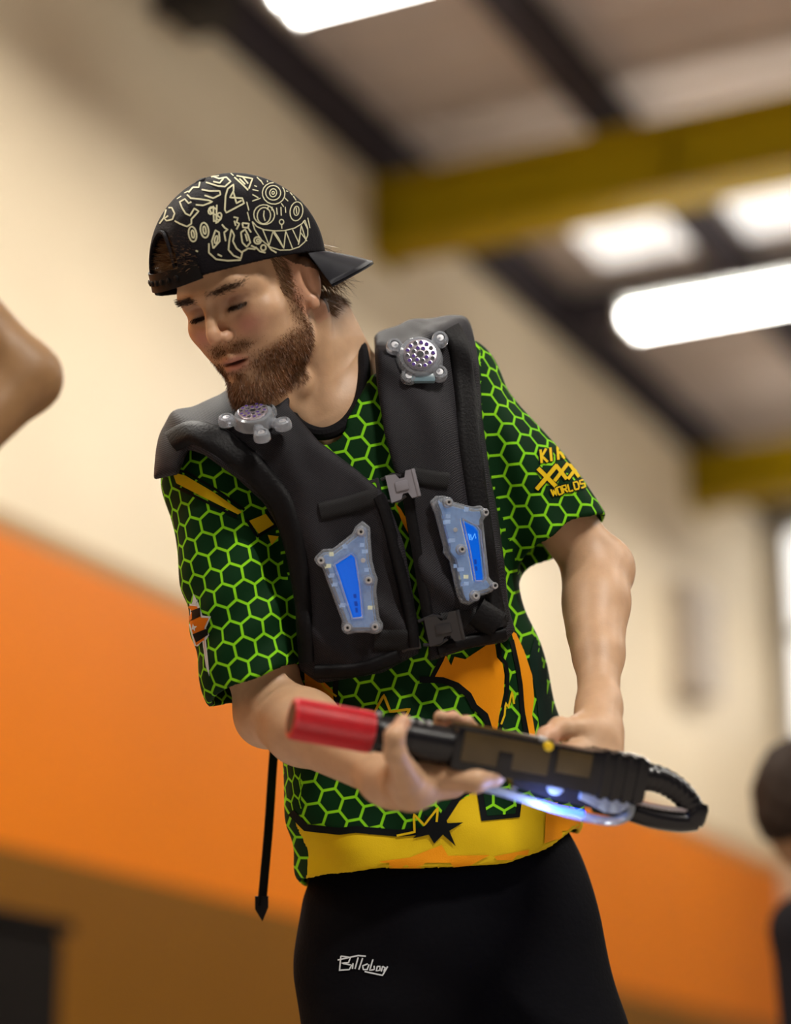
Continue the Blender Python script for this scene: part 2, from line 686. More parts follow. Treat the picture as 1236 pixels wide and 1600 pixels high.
def print_poly(name, poly, bv, material, parent, off=0.0009, step=8, uvscale=None, maxjump=0.03):
    """a flat printed shape laid onto a cloth surface"""
    b = resample(poly, step, True)
    n = len(b)
    pts = [Vector(p) for p in b]
    xs = [p[0] for p in b]; ys = [p[1] for p in b]
    gx = np.arange(min(xs) + step / 2, max(xs), step); gy = np.arange(min(ys) + step / 2, max(ys), step)
    if len(gx) and len(gy):
        G = np.stack(np.meshgrid(gx, gy), -1).reshape(-1, 2)
        sd = polysd(G[:, 0], G[:, 1], [tuple(p) for p in b])
        pts += [Vector(q) for q in G[sd < -step * 0.35]]
    r = delaunay_2d_cdt(pts, [(i, (i + 1) % n) for i in range(n)], [list(range(n))], 1, 1e-4)
    vs = [(p.x, p.y) for p in r[0]]
    P, ok = drop(bv, vs, off)
    P = np.array(P)
    F = []
    for f in r[2]:
        if not all(ok[i] for i in f): continue
        q = P[list(f)]
        if (q.max(0) - q.min(0)).max() > maxjump: continue
        F.append(f)
    if not F: return None
    F = largest_piece(F)
    uv = None
    if uvscale:
        uv = np.array([(vs[i][0] * uvscale, -vs[i][1] * uvscale) for f in F for i in f])
    return mk(name, P, F, material, parent, True, uv=uv)

def print_lines(name, paths, width, bv, material, parent, off=0.0009, step=4, closed=False, maxjump=0.02):
    """drawn strokes laid onto a surface, all of one drawing in one mesh"""
    V, F = [], []
    for path in paths:
        p = np.array(resample(path, step, closed))
        if closed: p = np.concatenate([p, p[:1]])
        if len(p) < 2: continue
        t = np.gradient(p, axis=0); t /= (np.linalg.norm(t, axis=1)[:, None] + 1e-9)
        nn = np.stack([-t[:, 1], t[:, 0]], 1) * width / 2
        a, oka = drop(bv, p + nn, off); b, okb = drop(bv, p - nn, off)
        n0 = len(V)
        for x, y in zip(a, b): V += [x, y]
        for i in range(len(p) - 1):
            if oka[i] and okb[i] and oka[i+1] and okb[i+1]:
                q = np.array([V[n0+2*i], V[n0+2*i+1], V[n0+2*i+3], V[n0+2*i+2]])
                if (q.max(0) - q.min(0)).max() < maxjump:
                    F.append((n0+2*i, n0+2*i+1, n0+2*i+3, n0+2*i+2))
    if not F: return None
    if len(paths) == 1: F = largest_piece(F)
    return mk(name, V, F, material, parent, True)

def strap_on(name, path, width, height, bv, material, parent, step=9, lat=7, smoothn=2, lift=0.0005, uvscale=None):
    """webbing or piping lying on a surface: path and width in photo pixels, height in metres"""
    p = np.array(resample(path, step))
    t = np.gradient(p, axis=0); t /= (np.linalg.norm(t, axis=1)[:, None] + 1e-9)
    nn = np.stack([-t[:, 1], t[:, 0]], 1)
    wd = width if hasattr(width, '__len__') else [width] * len(p)
    wd = np.interp(np.linspace(0, 1, len(p)), np.linspace(0, 1, len(wd)), wd)
    G = np.full((len(p), lat, 3), np.nan); NR = np.zeros((len(p), lat, 3))
    for i in range(len(p)):
        for j in range(lat):
            o = (j / (lat - 1) - 0.5) * wd[i]
            h_, n_ = hit(bv, *(p[i] + nn[i] * o))
            if h_ is not None:
                if n_.dot(CAMV - h_) < 0: n_ = -n_
                G[i, j] = h_; NR[i, j] = n_
    good = ~np.isnan(G[:, :, 0]).any(1)
    G, NR = G[good], NR[good]
    if len(G) < 3: return None
    for _ in range(smoothn):
        for A in (G, NR):
            B = A.copy(); B[1:-1] = (A[:-2] + 2 * A[1:-1] + A[2:]) / 4; A[:] = B
    NR /= np.linalg.norm(NR, axis=2)[:, :, None] + 1e-9
    n = len(G); V, F, UV = [], [], []
    prof = [math.sqrt(max(0.0, 1 - abs(2 * j / (lat - 1) - 1) ** 4)) for j in range(lat)]
    for i in range(n):
        for j in range(lat):
            V.append(G[i, j] + NR[i, j] * (lift + height * prof[j]))
        for j in range(lat):
            V.append(G[i, lat-1-j] - NR[i, lat-1-j] * 0.002)
    m = 2 * lat
    ln = 0.0
    for i in range(n - 1):
        for j in range(m):
            j2 = (j + 1) % m
            F.append((i*m+j, i*m+j2, (i+1)*m+j2, (i+1)*m+j))
            UV += [(j * 0.004, i * 0.007), (j2 * 0.004, i * 0.007), (j2 * 0.004, (i+1) * 0.007), (j * 0.004, (i+1) * 0.007)]
    for base, rev in ((0, False), ((n-1)*m, True)):
        q = list(range(base, base + m))
        q = q if rev else q[::-1]
        F.append(tuple(q)); UV += [(0, 0)] * m
    return mk(name, V, F, material, parent, True, uv=np.array(UV), flat_angle=1.0)
# ================================================================== THE HALL
def hbox(mb, s0, s1, q0, q1, z0, z1):
    P = [hall(s, q, z) for z in (z0, z1) for (s, q) in ((s0, q0), (s1, q0), (s1, q1), (s0, q1))]
    mb.add(P, [(0,3,2,1),(4,5,6,7),(0,1,5,4),(1,2,6,5),(2,3,7,6),(3,0,4,7)])
    return mb

def struct(name, mb, m, parent=None, **kw):
    o = mb.build(name, m, parent, smooth=False, **kw)
    if parent is None: o['kind'] = 'structure'
    return o

def wall_paint():
    m = bpy.data.materials.new('painted_wall')
    m.use_nodes = True
    nt = m.node_tree
    b = nt.nodes['Principled BSDF']
    ge = N(nt, 'ShaderNodeNewGeometry')
    sx = N(nt, 'ShaderNodeSeparateXYZ')
    nt.links.new(ge.outputs['Position'], sx.inputs[0])
    z = smath(nt, 'DIVIDE', sx.outputs[2], 6.0)
    rp = N(nt, 'ShaderNodeValToRGB')
    rp.color_ramp.interpolation = 'CONSTANT'
    el = rp.color_ramp.elements
    el[0].position = 0.0; el[0].color = (0.20, 0.078, 0.002, 1)
    el[1].position = 1.59 / 6; el[1].color = (0.78, 0.20, 0.001, 1)
    for pos, c in ((2.66, (0.40, 0.24, 0.10)), (2.74, (0.90, 0.76, 0.55))):
        e = el.new(pos / 6); e.color = (*c, 1)
    nt.links.new(z, rp.inputs[0])
    ns = N(nt, 'ShaderNodeTexNoise')
    ns.inputs['Scale'].default_value = 0.9
    ns.inputs['Detail'].default_value = 4
    nt.links.new(ge.outputs['Position'], ns.inputs['Vector'])
    mr = N(nt, 'ShaderNodeMapRange')
    mr.inputs['To Min'].default_value = 0.86
    mr.inputs['To Max'].default_value = 1.10
    nt.links.new(ns.outputs['Fac'], mr.inputs['Value'])
    v = vmath(nt, 'SCALE', rp.outputs[0])
    nt.links.new(mr.outputs[0], v.inputs['Scale'])
    nt.links.new(v.outputs[0], b.inputs['Base Color'])
    b.inputs['Roughness'].default_value = 0.50
    b.inputs['Specular IOR Level'].default_value = 0.18
    MATS['painted_wall'] = m
    return m

M_wall = wall_paint()
M_ceil = mat('ceiling_sheet', (0.58, 0.49, 0.43), 0.7, spec=.2, noise=(2.0, 0.18))
M_steel = mat('dark_steel', (0.040, 0.033, 0.040), 0.7, spec=.2, noise=(6, 0.2))
M_yellow = mat('yellow_crane_paint', (0.34, 0.225, 0.003), 0.6, spec=.08, noise=(3, 0.15))
M_floor = mat('grey_floor', (0.32, 0.28, 0.25), 0.5, noise=(3, 0.25))

struct('wall_left', hbox(MB(), -4, 15.6, -0.25, 0, 0, CEIL + 0.3), M_wall)
struct('wall_back', hbox(MB(), 15.4, 15.65, 0, 14, 0, CEIL + 0.3), mat('end_wall_paint', (0.62, 0.52, 0.38), 0.6, noise=(2, 0.1)))
struct('floor', hbox(MB(), -4, 15.6, -0.2, 14, -0.2, 0), M_floor)

# ceiling: trapezoid sheets between the purlins, with a translucent skylight strip
ceil_o = None
cb = MB()
hbox(cb, -4, 15.6, -0.2, 14, CEIL + 0.13, CEIL + 0.25)
ceil_o = struct('ceiling', cb, M_ceil)
ribm = MB()
for i in range(60):
    s = -3.8 + i * 0.32
    if 9.75 < s < 11.3: continue
    hbox(ribm, s, s + 0.12, -0.1, 14, CEIL + 0.09, CEIL + 0.13)
tag(ribm.build('sheet_rib', M_ceil, ceil_o, smooth=False), kind='stuff')
for q in (1.18, 2.55, 3.9, 5.3, 6.7, 8.1):
    pm = MB()
    hbox(pm, -4, 15.6, q - 0.05, q + 0.05, CEIL - 0.09, CEIL + 0.09)
    hbox(pm, -4, 15.6, q - 0.08, q + 0.08, CEIL - 0.11, CEIL - 0.09)
    pm.build('purlin', M_steel, ceil_o, smooth=False)
M_sky = mat('skylight_sheet', (0.9, 0.9, 0.88), 0.5, emit=(1.0, 0.96, 0.92), estr=0.9)
for q0, q1 in ((0.42, 1.10), (1.28, 2.46), (2.65, 3.8)):
    hb = MB(); hbox(hb, 9.86, 11.0, q0, q1, CEIL + 0.10, CEIL + 0.125)
    hb.build('skylight_panel', M_sky, ceil_o, smooth=False)
# dark steel eaves member and cross rafters
ev = MB()
hbox(ev, -4, 15.4, 0.0, 0.10, CEIL - 0.16, CEIL + 0.09)
tag(struct('trim_1', ev, M_steel))
for s in (11.35, 6.9, 15.2):
    rf = MB()
    hbox(rf, s - 0.10, s + 0.10, 0.12, 14, CEIL - 0.13, CEIL + 0.06)
    rf.build('rafter', M_steel, ceil_o, smooth=False)

# yellow overhead beams standing out from the wall
def i_beam(s, zlo, zhi, label):
    root = empty('overhead_beam', hall(s, 0, zlo), label, 'beam', 'yellow overhead beams')
    w = MB(); hbox(w, s - 0.03, s + 0.03, 0.02, 13, zlo + 0.03, zhi - 0.03)
    w.build('web', M_yellow, root, smooth=False)
    for z0, z1 in ((zlo, zlo + 0.03), (zhi - 0.03, zhi)):
        f = MB(); hbox(f, s - 0.13, s + 0.13, 0.02, 13, z0, z1)
        f.build('flange', M_yellow, root, smooth=False)
    e = MB(); hbox(e, s - 0.16, s + 0.16, 0.001, 0.02, zlo - 0.05, zhi + 0.05)
    e.build('end_plate', M_yellow, root, smooth=False)
    st = MB()
    for k in range(8):
        hbox(st, s - 0.12, s + 0.12, 1.5 + k * 1.5, 1.515 + k * 1.5, zlo + 0.031, zhi - 0.031)
    st.build('stiffener', M_yellow, root, smooth=False)
i_beam(9.06, 4.88, 5.24, 'large yellow steel beam crossing above the player towards the wall')
i_beam(13.75, 4.92, 5.26, 'distant dull yellow beam under the ceiling at the right edge')

# fluorescent battens
M_tube = mat('lit_tube', (1, 1, 1), 0.4, emit=(1.0, 0.97, 0.90), estr=19.0)
M_white = mat('white_enamel', (0.75, 0.75, 0.72), 0.4)
NAMES = {0: 'lit fluorescent ceiling lamp cut off by the top edge of the picture',
         1: 'long lit fluorescent lamp hanging below the yellow beam at right',
         2: 'far fluorescent lamp beyond the second yellow beam',
         3: 'fluorescent lamp above the player near the wall, out of the picture',
         4: 'fluorescent lamp behind the photographer near the wall, out of the picture',
         5: 'added fluorescent lamp behind the photographer at the right, out of the picture',
         6: 'added fluorescent lamp right of the player, out of the picture',
         7: 'added fluorescent lamp far right beyond the player, out of the picture'}
for i, (s, q) in enumerate(LAMPS):
    root = empty('fluorescent_lamp', hall(s, q, LAMP_Z - 0.06),
                 NAMES[i], 'lamp', 'fluorescent lamps of the hall')
    h = MB(); hbox(h, s - 0.032, s + 0.032, q - 0.78, q + 0.78, LAMP_Z - 0.01, LAMP_Z + 0.07)
    h.build('housing', M_white, root, smooth=False)
    for ds in (-0.072, 0.072):
        t = MB(); t.tube([hall(s + ds, q - 0.76, LAMP_Z - 0.03), hall(s + ds, q + 0.76, LAMP_Z - 0.03)], 0.036, 12)
        t.build('tube', M_tube, root)
    for dq in (-0.6, 0.6):
        r = MB(); r.tube([hall(s, q + dq, LAMP_Z + 0.07), hall(s, q + dq, CEIL + 0.1)], 0.006, 6)
        r.build('hanger', M_steel, root)
    for dq in (-0.77, 0.77):
        c = MB(); hbox(c, s - 0.11, s + 0.11, q + dq - 0.015, q + dq + 0.015, LAMP_Z - 0.07, LAMP_Z + 0.05)
        c.build('end_cap', M_white, root, smooth=False)

# window in the end wall, the bright sliver at the right edge
wf = MB(); hbox(wf, 15.33, 15.4, 0.12, 2.1, 3.55, 5.2)
win = struct('window_1', wf, mat('window_frame', (0.5, 0.5, 0.48), 0.5))
M_pane = mat('daylit_pane', (0.9, 0.9, 0.9), 0.3, emit=(1.0, 0.98, 0.94), estr=1.6)
for i in range(3):
    for j in range(2):
        pn = MB(); hbox(pn, 15.315, 15.33, 0.2 + i * 0.63, 0.76 + i * 0.63, 3.64 + j * 0.79, 4.33 + j * 0.79)
        pn.build('pane', M_pane, win, smooth=False)

# grey box on the wall, dark speaker under the eaves, dark cabinet at the lower left
r = empty('wall_heater', hall(13.4, 0, 3.55), 'blurred grey heater box on the beige wall beside the player', 'heater')
b_ = MB(); hbox(b_, 13.15, 13.65, 0.0, 0.16, 3.55, 4.25); b_.build('housing', mat('grey_enamel', (0.50, 0.43, 0.36), 0.5), r, smooth=False)
for k in range(5):
    g_ = MB(); hbox(g_, 13.2, 13.6, 0.16, 0.175, 3.62 + k * 0.12, 3.68 + k * 0.12)
    g_.build('louvre', mat('grey_louvre', (0.40, 0.34, 0.28), 0.5), r, smooth=False)
r = empty('loudspeaker', hall(6.95, 0.0, 4.98), 'dark loudspeaker under the eaves at the top left', 'loudspeaker')
b_ = MB(); hbox(b_, 6.83, 7.03, 0.12, 0.34, 5.02, 5.30); b_.build('cabinet', mat('speaker_black', (0.015, 0.012, 0.010), 0.6), r, smooth=False)
b_ = MB(); b_.lathe(hall(6.93, 0.34, 5.16), E2, [(0, 0.085), (0.01, 0.085), (0.012, 0.07), (0.004, 0.02)], 20); b_.build('cone', MATS['speaker_black'], r)
b_ = MB(); hbox(b_, 6.90, 6.96, 0.0, 0.12, 5.12, 5.20); b_.build('bracket', M_steel, r, smooth=False)
r = empty('storage_cabinet', hall(5.32, 0.4, 0), 'black storage cabinet against the wall at the lower left corner', 'cabinet')
M_cab = mat('cabinet_black', (0.008, 0.006, 0.005), 0.7, spec=.1)
b_ = MB(); hbox(b_, 4.82, 5.74, 0.02, 0.55, 0.06, 1.22); b_.build('body', M_cab, r, smooth=False)
b_ = MB(); hbox(b_, 4.79, 5.77, 0.0, 0.58, 1.22, 1.26); b_.build('top', M_cab, r, smooth=False)
for a0, a1 in ((4.84, 5.27), (5.29, 5.72)):
    b_ = MB(); hbox(b_, a0, a1, 0.55, 0.575, 0.1, 1.2); d_ = b_.build('door', M_cab, r, smooth=False)
    b_ = MB(); hbox(b_, a1 - 0.06 if a0 < 5.2 else a0 + 0.04, a1 - 0.04 if a0 < 5.2 else a0 + 0.06, 0.575, 0.6, 0.6, 0.75)
    b_.build('handle', M_steel, d_, smooth=False)
b_ = MB(); hbox(b_, 4.84, 5.72, 0.06, 0.5, 0.0, 0.06); b_.build('plinth', M_cab, r, smooth=False)
# ================================================================== THE PLAYER
FOOT = W([L(690, 1350, 0.0)])[0]
player = empty('person', (FOOT[0], FOOT[1], 0.0),
               'bearded man in backwards cap and green hexagon jersey looking down at his laser gun', 'person')

# ---- joints (photo landmark, depth)
SR, ER, WR = L(335, 740, 0.02), L(425, 1108, 0.10), L(608, 1214, 0.30)
SL, EL, WL = L(722, 600, -0.03), L(934, 888, 0.00), L(936, 1108, 0.17)
NECK0, NECK1 = L(462, 520, 0.03), L(520, 655, -0.01)

# ---- head frame
def head_frame(yaw, pit, roll):
    y, t, r = map(math.radians, (yaw, pit, roll))
    f = np.array([-math.sin(y), 0, math.cos(y)]); rr = np.array([math.cos(y), 0, math.sin(y)]); u = np.array([0, 1.0, 0])
    f2 = math.cos(t)*f - math.sin(t)*u; u2 = math.cos(t)*u + math.sin(t)*f
    Z = np.array([[math.cos(r), -math.sin(r), 0], [math.sin(r), math.cos(r), 0], [0, 0, 1]])
    return Z @ np.stack([rr, u2, f2], 1)
HR = head_frame(34, 17, 14)
HO = L(404, 473, 0.06)
HS = 0.98
def H(x, y, z):            # head-frame point -> player's frame
    return HO + HR @ (np.array([x, y, z], float) * HS)
def toH(P):
    return ((P - HO) @ HR) / HS
def hell(c, r, M=None):
    return ell(H(*c), np.array(r) * HS, HR if M is None else HR @ M)
def hcone(a, b, r1, r2):
    return rcone(H(*a), H(*b), r1 * HS, r2 * HS)
def rx(a):
    c, s = math.cos(a), math.sin(a); return np.array([[1,0,0],[0,c,-s],[0,s,c]])
def ry(a):
    c, s = math.cos(a), math.sin(a); return np.array([[c,0,s],[0,1,0],[-s,0,c]])
def rz(a):
    c, s = math.cos(a), math.sin(a); return np.array([[c,-s,0],[s,c,0],[0,0,1]])

body = Sdf()
# skull and face
body.u(hell((0, .050, -.006), (.0745, .086, .097)), .01)
body.u(hell((0, .052, .046), (.060, .058, .050)), .02)
body.u(hell((0, -.020, .042), (.050, .066, .049)), .03)
for s in (-1, 1):
    body.u(hcone((s*.053, -.010, .002), (s*.043, -.056, .018), .014, .013), .03)       # jaw corner
    body.u(hcone((s*.043, -.056, .018), (s*.014, -.090, .072), .013, .014), .025)
    body.u(hell((s*.046, .000, .060), (.022, .018, .024)), .025)                        # cheekbone
    body.u(hell((s*.034, -.028, .060), (.019, .024, .024)), .025)                       # cheek
    body.u(hcone((s*.010, .045, .0945), (s*.036, .047, .083), .0105, .0098), .013)         # brow
    body.u(hcone((s*.036, .046, .081), (s*.052, .036, .062), .009, .010), .014)
body.u(hell((0, -.088, .076), (.022, .017, .019)), .02)                                # chin
body.u(hell((0, -.050, .074), (.030, .030, .022)), .02)                                # muzzle
for s in (-1, 1):
    body.sub(hell((s*.029, .025, .103), (.020, .0135, .0225)), .013)                     # eye socket
    body.u(hell((s*.0315, .0225, .0740), (.0148, .0122, .0125)), .005)                   # ball under lowered lid
    body.u(hcone((s*.018, .0135, .0865), (s*.044, .0150, .0765), .0035, .0030), .006)   # lower lid
# nose
body.u(hcone((0, .037, .095), (0, .002, .1125), .0060, .0078), .011)
body.u(hell((0, -.0055, .1130), (.0080, .0084, .0105)), .007)
for s in (-1, 1):
    body.u(hell((s*.0100, -.0105, .1015), (.0056, .0074, .0100)), .006)
    body.sub(hell((s*.0060, -.0170, .109), (.0038, .0042, .0062)), .003)
# lips
body.u(hcone((-.016, -.0415, .093), (0, -.0385, .0985), .0048, .0058), .006)
body.u(hcone((.016, -.0415, .093), (0, -.0385, .0985), .0048, .0058), .006)
body.u(hcone((-.014, -.0525, .092), (.014, -.0525, .092), .0048, .0048), .006)
body.u(hell((0, -.0520, .0945), (.014, .0058, .0060)), .006)
body.sub(hell((0, -.0460, .101), (.0225, .0018, .012)), .003)
# ears
for s in (-1, 1):
    A = ry(s * -0.35) @ rx(-0.22)
    body.u(hell((s*.076, .006, -.012), (.0070, .0310, .0185), A), .006)
    body.sub(hell((s*.0825, .008, -.009), (.0065, .0215, .0110), A), .004)
    body.u(hell((s*.080, .006, -.016), (.0035, .015, .005), A), .004)
    body.u(hell((s*.077, -.022, -.004), (.0050, .0085, .0075), A), .004)
# neck
body.u(rcone(NECK0, NECK1, .050, .053), .03)
body.u(rcone(L(505, 505, -.01), L(545, 610, -.04), .040, .050), .03)
body.u(rcone(H(.060, -.035, -.030), L(508, 664, .055), .013, .010), .014)   # neck cords
body.u(rcone(H(-.055, -.040, -.025), L(488, 668, .06), .013, .010), .014)
body.u(rcone(L(395, 615, .10), L(470, 640, .03), .020, .03), .03)
body.u(ell(L(470, 600, .070), (.012, .014, .012)), .016)
body.u(rcone(L(510, 672, .052), L(600, 640, .02), .010, .010), .012)        # collar bones
body.u(rcone(L(492, 676, .055), L(410, 700, .05), .010, .010), .012)
# trunk hidden under the clothes, hips and legs
body.u(rcone(NECK1, L(600, 820, 0.0), .055, .10), .04)
body.u(rcone(L(600, 700, 0.0), L(660, 1000, 0.0), .085, .085), .05)
body.u(rcone(L(655, 1000, 0.0), L(690, 1380, 0.0), .085, .085), .05)
body.u(rcone(NECK1, SL, .05, .040), .03)
body.u(rcone(NECK1, SR, .05, .045), .03)
def floorward(q, dz):
    w = W(q)[0]; w = w - np.array([0, 0, dz]); return unW(w)[0]
HIPR, HIPL = L(590, 1430, -.01), L(800, 1400, -.01)
hz = W(HIPR)[0][2]
KNR, KNL = floorward(HIPR + [-.02, 0, .03], hz - .46), floorward(HIPL + [.05, 0, .03], W(HIPL)[0][2] - .46)
ANR, ANL = floorward(KNR + [0, 0, -.05], .38), floorward(KNL + [.02, 0, -.05], .38)
for hp, kn, an in ((HIPR, KNR, ANR), (HIPL, KNL, ANL)):
    body.u(rcone(hp, kn, .074, .052), .04)
    body.u(rcone(kn, an, .052, .036), .02)
    fw = an.copy(); fw[2] += .15
    fw = unW(np.array([W(fw)[0][0], W(fw)[0][1], .035]))[0]
    body.u(rcone(an, fw, .036, .030), .02)
# right arm (left in the picture)
def lerp(a, b, t): return np.asarray(a) * (1 - t) + np.asarray(b) * t
body.u(rcone(SR, ER, .050, .041), .02)
body.u(rcone(lerp(SR, ER, .45), lerp(SR, ER, .8), .047, .042), .02)
body.u(rcone(ER, lerp(ER, WR, .28), .040, .0435), .02)
body.u(rcone(lerp(ER, WR, .28), WR, .0435, .0265), .02)
body.u(ell(L(412, 1124, .085), (.027, .027, .027)), .03)
body.u(ell(WR + [0, -.004, 0], (.030, .026, .027)), .02)
# left arm
body.u(rcone(SL, EL, .044, .037), .02)
body.u(rcone(EL, lerp(EL, WL, .25), .036, .036), .02)
body.u(rcone(lerp(EL, WL, .25), lerp(EL, WL, .62), .036, .0285), .02)
body.u(rcone(lerp(EL, WL, .62), WL, .0285, .0240), .02)
body.u(ell(L(955, 892, -.012), (.024, .030, .026)), .03)
body.u(rcone(L(926, 915, .02), L(926, 985, .07), .030, .027), .03)
body.u(rcone(lerp(EL, WL, .35) + [.012, 0, .022], WL + [.008, 0, .016], .006, .005), .012)   # tendon
# ---- right hand, palm up under the gun, thumb on the camera side
def chain(s, pts, rad, k=.006):
    for (a, b, r1, r2) in zip(pts[:-1], pts[1:], rad[:-1], rad[1:]):
        s.u(rcone(a, b, r1, r2), k)
body.u(rcone(WR, L(640, 1222, .335), .026, .026), .02)
body.u(rcone(L(640, 1222, .345), L(712, 1214, .345), .027, .020), .02)      # palm, near edge
body.u(rcone(L(632, 1226, .300), L(705, 1222, .285), .024, .019), .02)      # palm, far edge
body.u(rcone(L(628, 1212, .375), L(645, 1232, .36), .020, .022), .02)       # ball of the thumb
chain(body, [L(634, 1212, .385), L(617, 1176, .418), L(616, 1150, .424), L(629, 1130, .412)], [.0170, .0115, .0100, .0082], .008)
body.u(ell(L(630, 1128, .413), (.0078, .0090, .0065)), .004)
chain(body, [L(700, 1214, .362), L(742, 1220, .372), L(772, 1212, .358), L(786, 1198, .335)], [.0150, .0125, .0108, .0090], .008)
chain(body, [L(704, 1216, .315), L(728, 1218, .285), L(738, 1180, .262), L(735, 1140, .280), L(730, 1128, .305)], [.0135, .0108, .0100, .0090, .0080], .006)
chain(body, [L(690, 1218, .295), L(706, 1216, .262), L(714, 1172, .255), L(712, 1134, .280), L(708, 1121, .310)], [.0135, .0108, .0100, .0090, .0082], .006)
chain(body, [L(672, 1220, .280), L(682, 1212, .252), L(690, 1168, .258), L(690, 1132, .288), L(688, 1120, .315)], [.0125, .0100, .0092, .0085, .0078], .006)
# ---- left hand closed on the back of the gun
body.u(rcone(WL, L(925, 1150, .215), .025, .027), .02)
body.u(rcone(L(945, 1150, .20), L(948, 1195, .235), .022, .020), .02)
body.u(rcone(L(905, 1148, .225), L(915, 1190, .250), .021, .020), .02)
chain(body, [L(905, 1140, .235), L(874, 1138, .268), L(853, 1152, .292), L(846, 1164, .305)], [.0155, .0122, .0108, .0085], .008)
chain(body, [L(905, 1172, .258), L(880, 1178, .290), L(866, 1200, .300), L(884, 1218, .285)], [.0130, .0110, .0100, .0088], .006)
chain(body, [L(918, 1188, .258), L(898, 1200, .292), L(886, 1222, .296), L(904, 1238, .280)], [.0130, .0110, .0100, .0088], .006)
chain(body, [L(932, 1196, .255), L(918, 1214, .290), L(908, 1236, .292), L(924, 1250, .275)], [.0125, .0105, .0095, .0085], .006)
chain(body, [L(946, 1200, .248), L(940, 1222, .280), L(930, 1244, .282), L(944, 1254, .268)], [.0115, .0095, .0088, .0078], .006)

# ---- skin colours
SKIN = np.array([0.52, 0.315, 0.185])
def beard_mask(h):
    """0..1 where the beard grows, in the head frame"""
    x, y, z = h[:, 0], h[:, 1], h[:, 2]
    ax = np.abs(x)
    # lower face below a line from sideburn to mouth corner
    line = -0.030 - 0.10 * (z - 0.02) + 0.0
    low = np.clip((line - y) / 0.016, 0, 1)
    # cheek beard comes up along the jaw towards the ear
    side = np.clip((ax - .044) / .012, 0, 1) * np.clip((.034 - z) / .02, 0, 1) * np.clip((.045 - y) / .02, 0, 1) * np.clip((z - .004) / .010, 0, 1)
    mou = np.exp(-((ax - .016) / .017) ** 2 - ((y + .0275) / .0075) ** 2) * (z > .07) * 1.1
    m = np.maximum(np.maximum(low, side), mou)
    m *= np.clip((z + .004 + .30 * np.clip(-y - .03, 0, 1) * -1) / .010, 0, 1)
    # lips and the bare patches beside the soul patch stay free
    lips = np.exp(-(x / .020) ** 2 - ((y + .046) / .0090) ** 2) * (z > .075)
    bare = np.exp(-((ax - .014) / .009) ** 2 - ((y + .062) / .007) ** 2) * (z > .07)
    m = m * (1 - np.clip(lips * 1.6, 0, 1)) * (1 - 0.75 * np.clip(bare, 0, 1))
    under = np.clip((y + .112) / .012, 0, 1)
    return np.clip(m * under, 0, 1)

def skin_tint(P):
    h = toH(P)
    c = np.tile(SKIN, (len(P), 1))
    hx, hy, hz_ = h.T
    near = (np.abs(h).max(1) < .16)
    def blend(w, col):
        w = np.clip(w, 0, 1)[:, None]
        c[:] = c * (1 - w) + np.array(col) * w
    g = lambda cx, cy, sx, sy, z0=.04: np.exp(-((np.abs(hx) - cx) / sx) ** 2 - ((hy - cy) / sy) ** 2) * (hz_ > z0) * near
    blend(.50 * g(.038, -.006, .018, .014), (.60, .21, .20))              # flushed cheeks
    blend(.35 * g(.0, -.006, .013, .012, .09), (.58, .24, .15))           # nose tip
    blend(.62 * g(.030, .028, .020, .011), (.22, .115, .095))               # eyelids, darkened with painted-in shade of the eye sockets
    lip = np.exp(-(hx / .0195) ** 4 - ((hy + .0465) / .0105) ** 4) * (hz_ > .08) * near
    blend(.75 * lip, (.47, .17, .14))
    slit = np.exp(-(hx / .020) ** 4 - ((hy + .046) / .0022) ** 2) * (hz_ > .08) * near
    blend(.8 * slit, (.05, .015, .012))
    brow = np.exp(-((np.abs(hx) - .031) / .019) ** 4 - ((hy - .0445 - .12 * (np.abs(hx) - .02) * (np.abs(hx) < .04)) / .0048) ** 2) * (hz_ > .05) * near
    blend(.62 * brow, (.060, .028, .012))
    lash = np.exp(-((np.abs(hx) - .0315) / .0125) ** 4 - ((hy - .0180) / .0034) ** 2) * (hz_ > .06) * near
    blend(.95 * lash, (.015, .008, .006))
    bm_ = beard_mask(h) * near
    blend(.62 * bm_, (.105, .045, .016))
    ear = (np.abs(hx) > .066) * (np.abs(hy) < .05) * near * (hz_ < .02)
    blend(.35 * ear, (.58, .24, .17))
    # head hair under the cap
    hair = ((hy > .095) | (hy > .035 + np.clip(hz_, -1, .2) * .9) & (hz_ < .03) | ((hz_ < -.028) & (hy > -.045))) & near
    blend(.9 * hair, (.045, .022, .010))
    # hands a little redder at the knuckles and fingertips
    for q, r_ in ((L(629, 1130, .412), .016), (L(853, 1152, .292), .018), (L(870, 1172, .29), .015), (L(710, 1122, .31), .02)):
        blend(.40 * np.exp(-((P - q) ** 2).sum(1) / r_ ** 2), (.58, .24, .17))
    return c

M_skin = attr_material('skin', .48, .10, .45)
h1 = 0.0013
hv, hq = nets(body, HO - [.14, .17, .15], HO + [.15, .17, .16], h1)
# keep the fine head above a cut inside the collar, the coarser rest below it
cutn = (NECK0 - NECK1) / np.linalg.norm(NECK0 - NECK1)
cutp = lerp(NECK0, NECK1, .80)
def above(P): return (P - cutp) @ cutn
fc = hv[hq].mean(1)
inbox = (np.abs(fc - HO - [.005, 0, .005]) < [.140, .165, .15]).all(1)
hq = hq[(above(fc) > -.002) & inbox]
allp = np.array([SR, ER, WR, SL, EL, WL, KNR, KNL, ANR, ANL, L(980, 1300, .4), L(400, 250, .1)])
lo = allp.min(0) - .12; hi = allp.max(0) + .12
bv_, bq = nets(body, lo, hi, 0.0030)
bc = bv_[bq].mean(1)
box2 = (np.abs(bc - HO - [.005, 0, .005]) < [.139, .164, .149]).all(1)
bq = bq[~((above(bc) > .002) & box2)]
verts = np.concatenate([hv, bv_]); faces = np.concatenate([hq, bq + len(hv)])
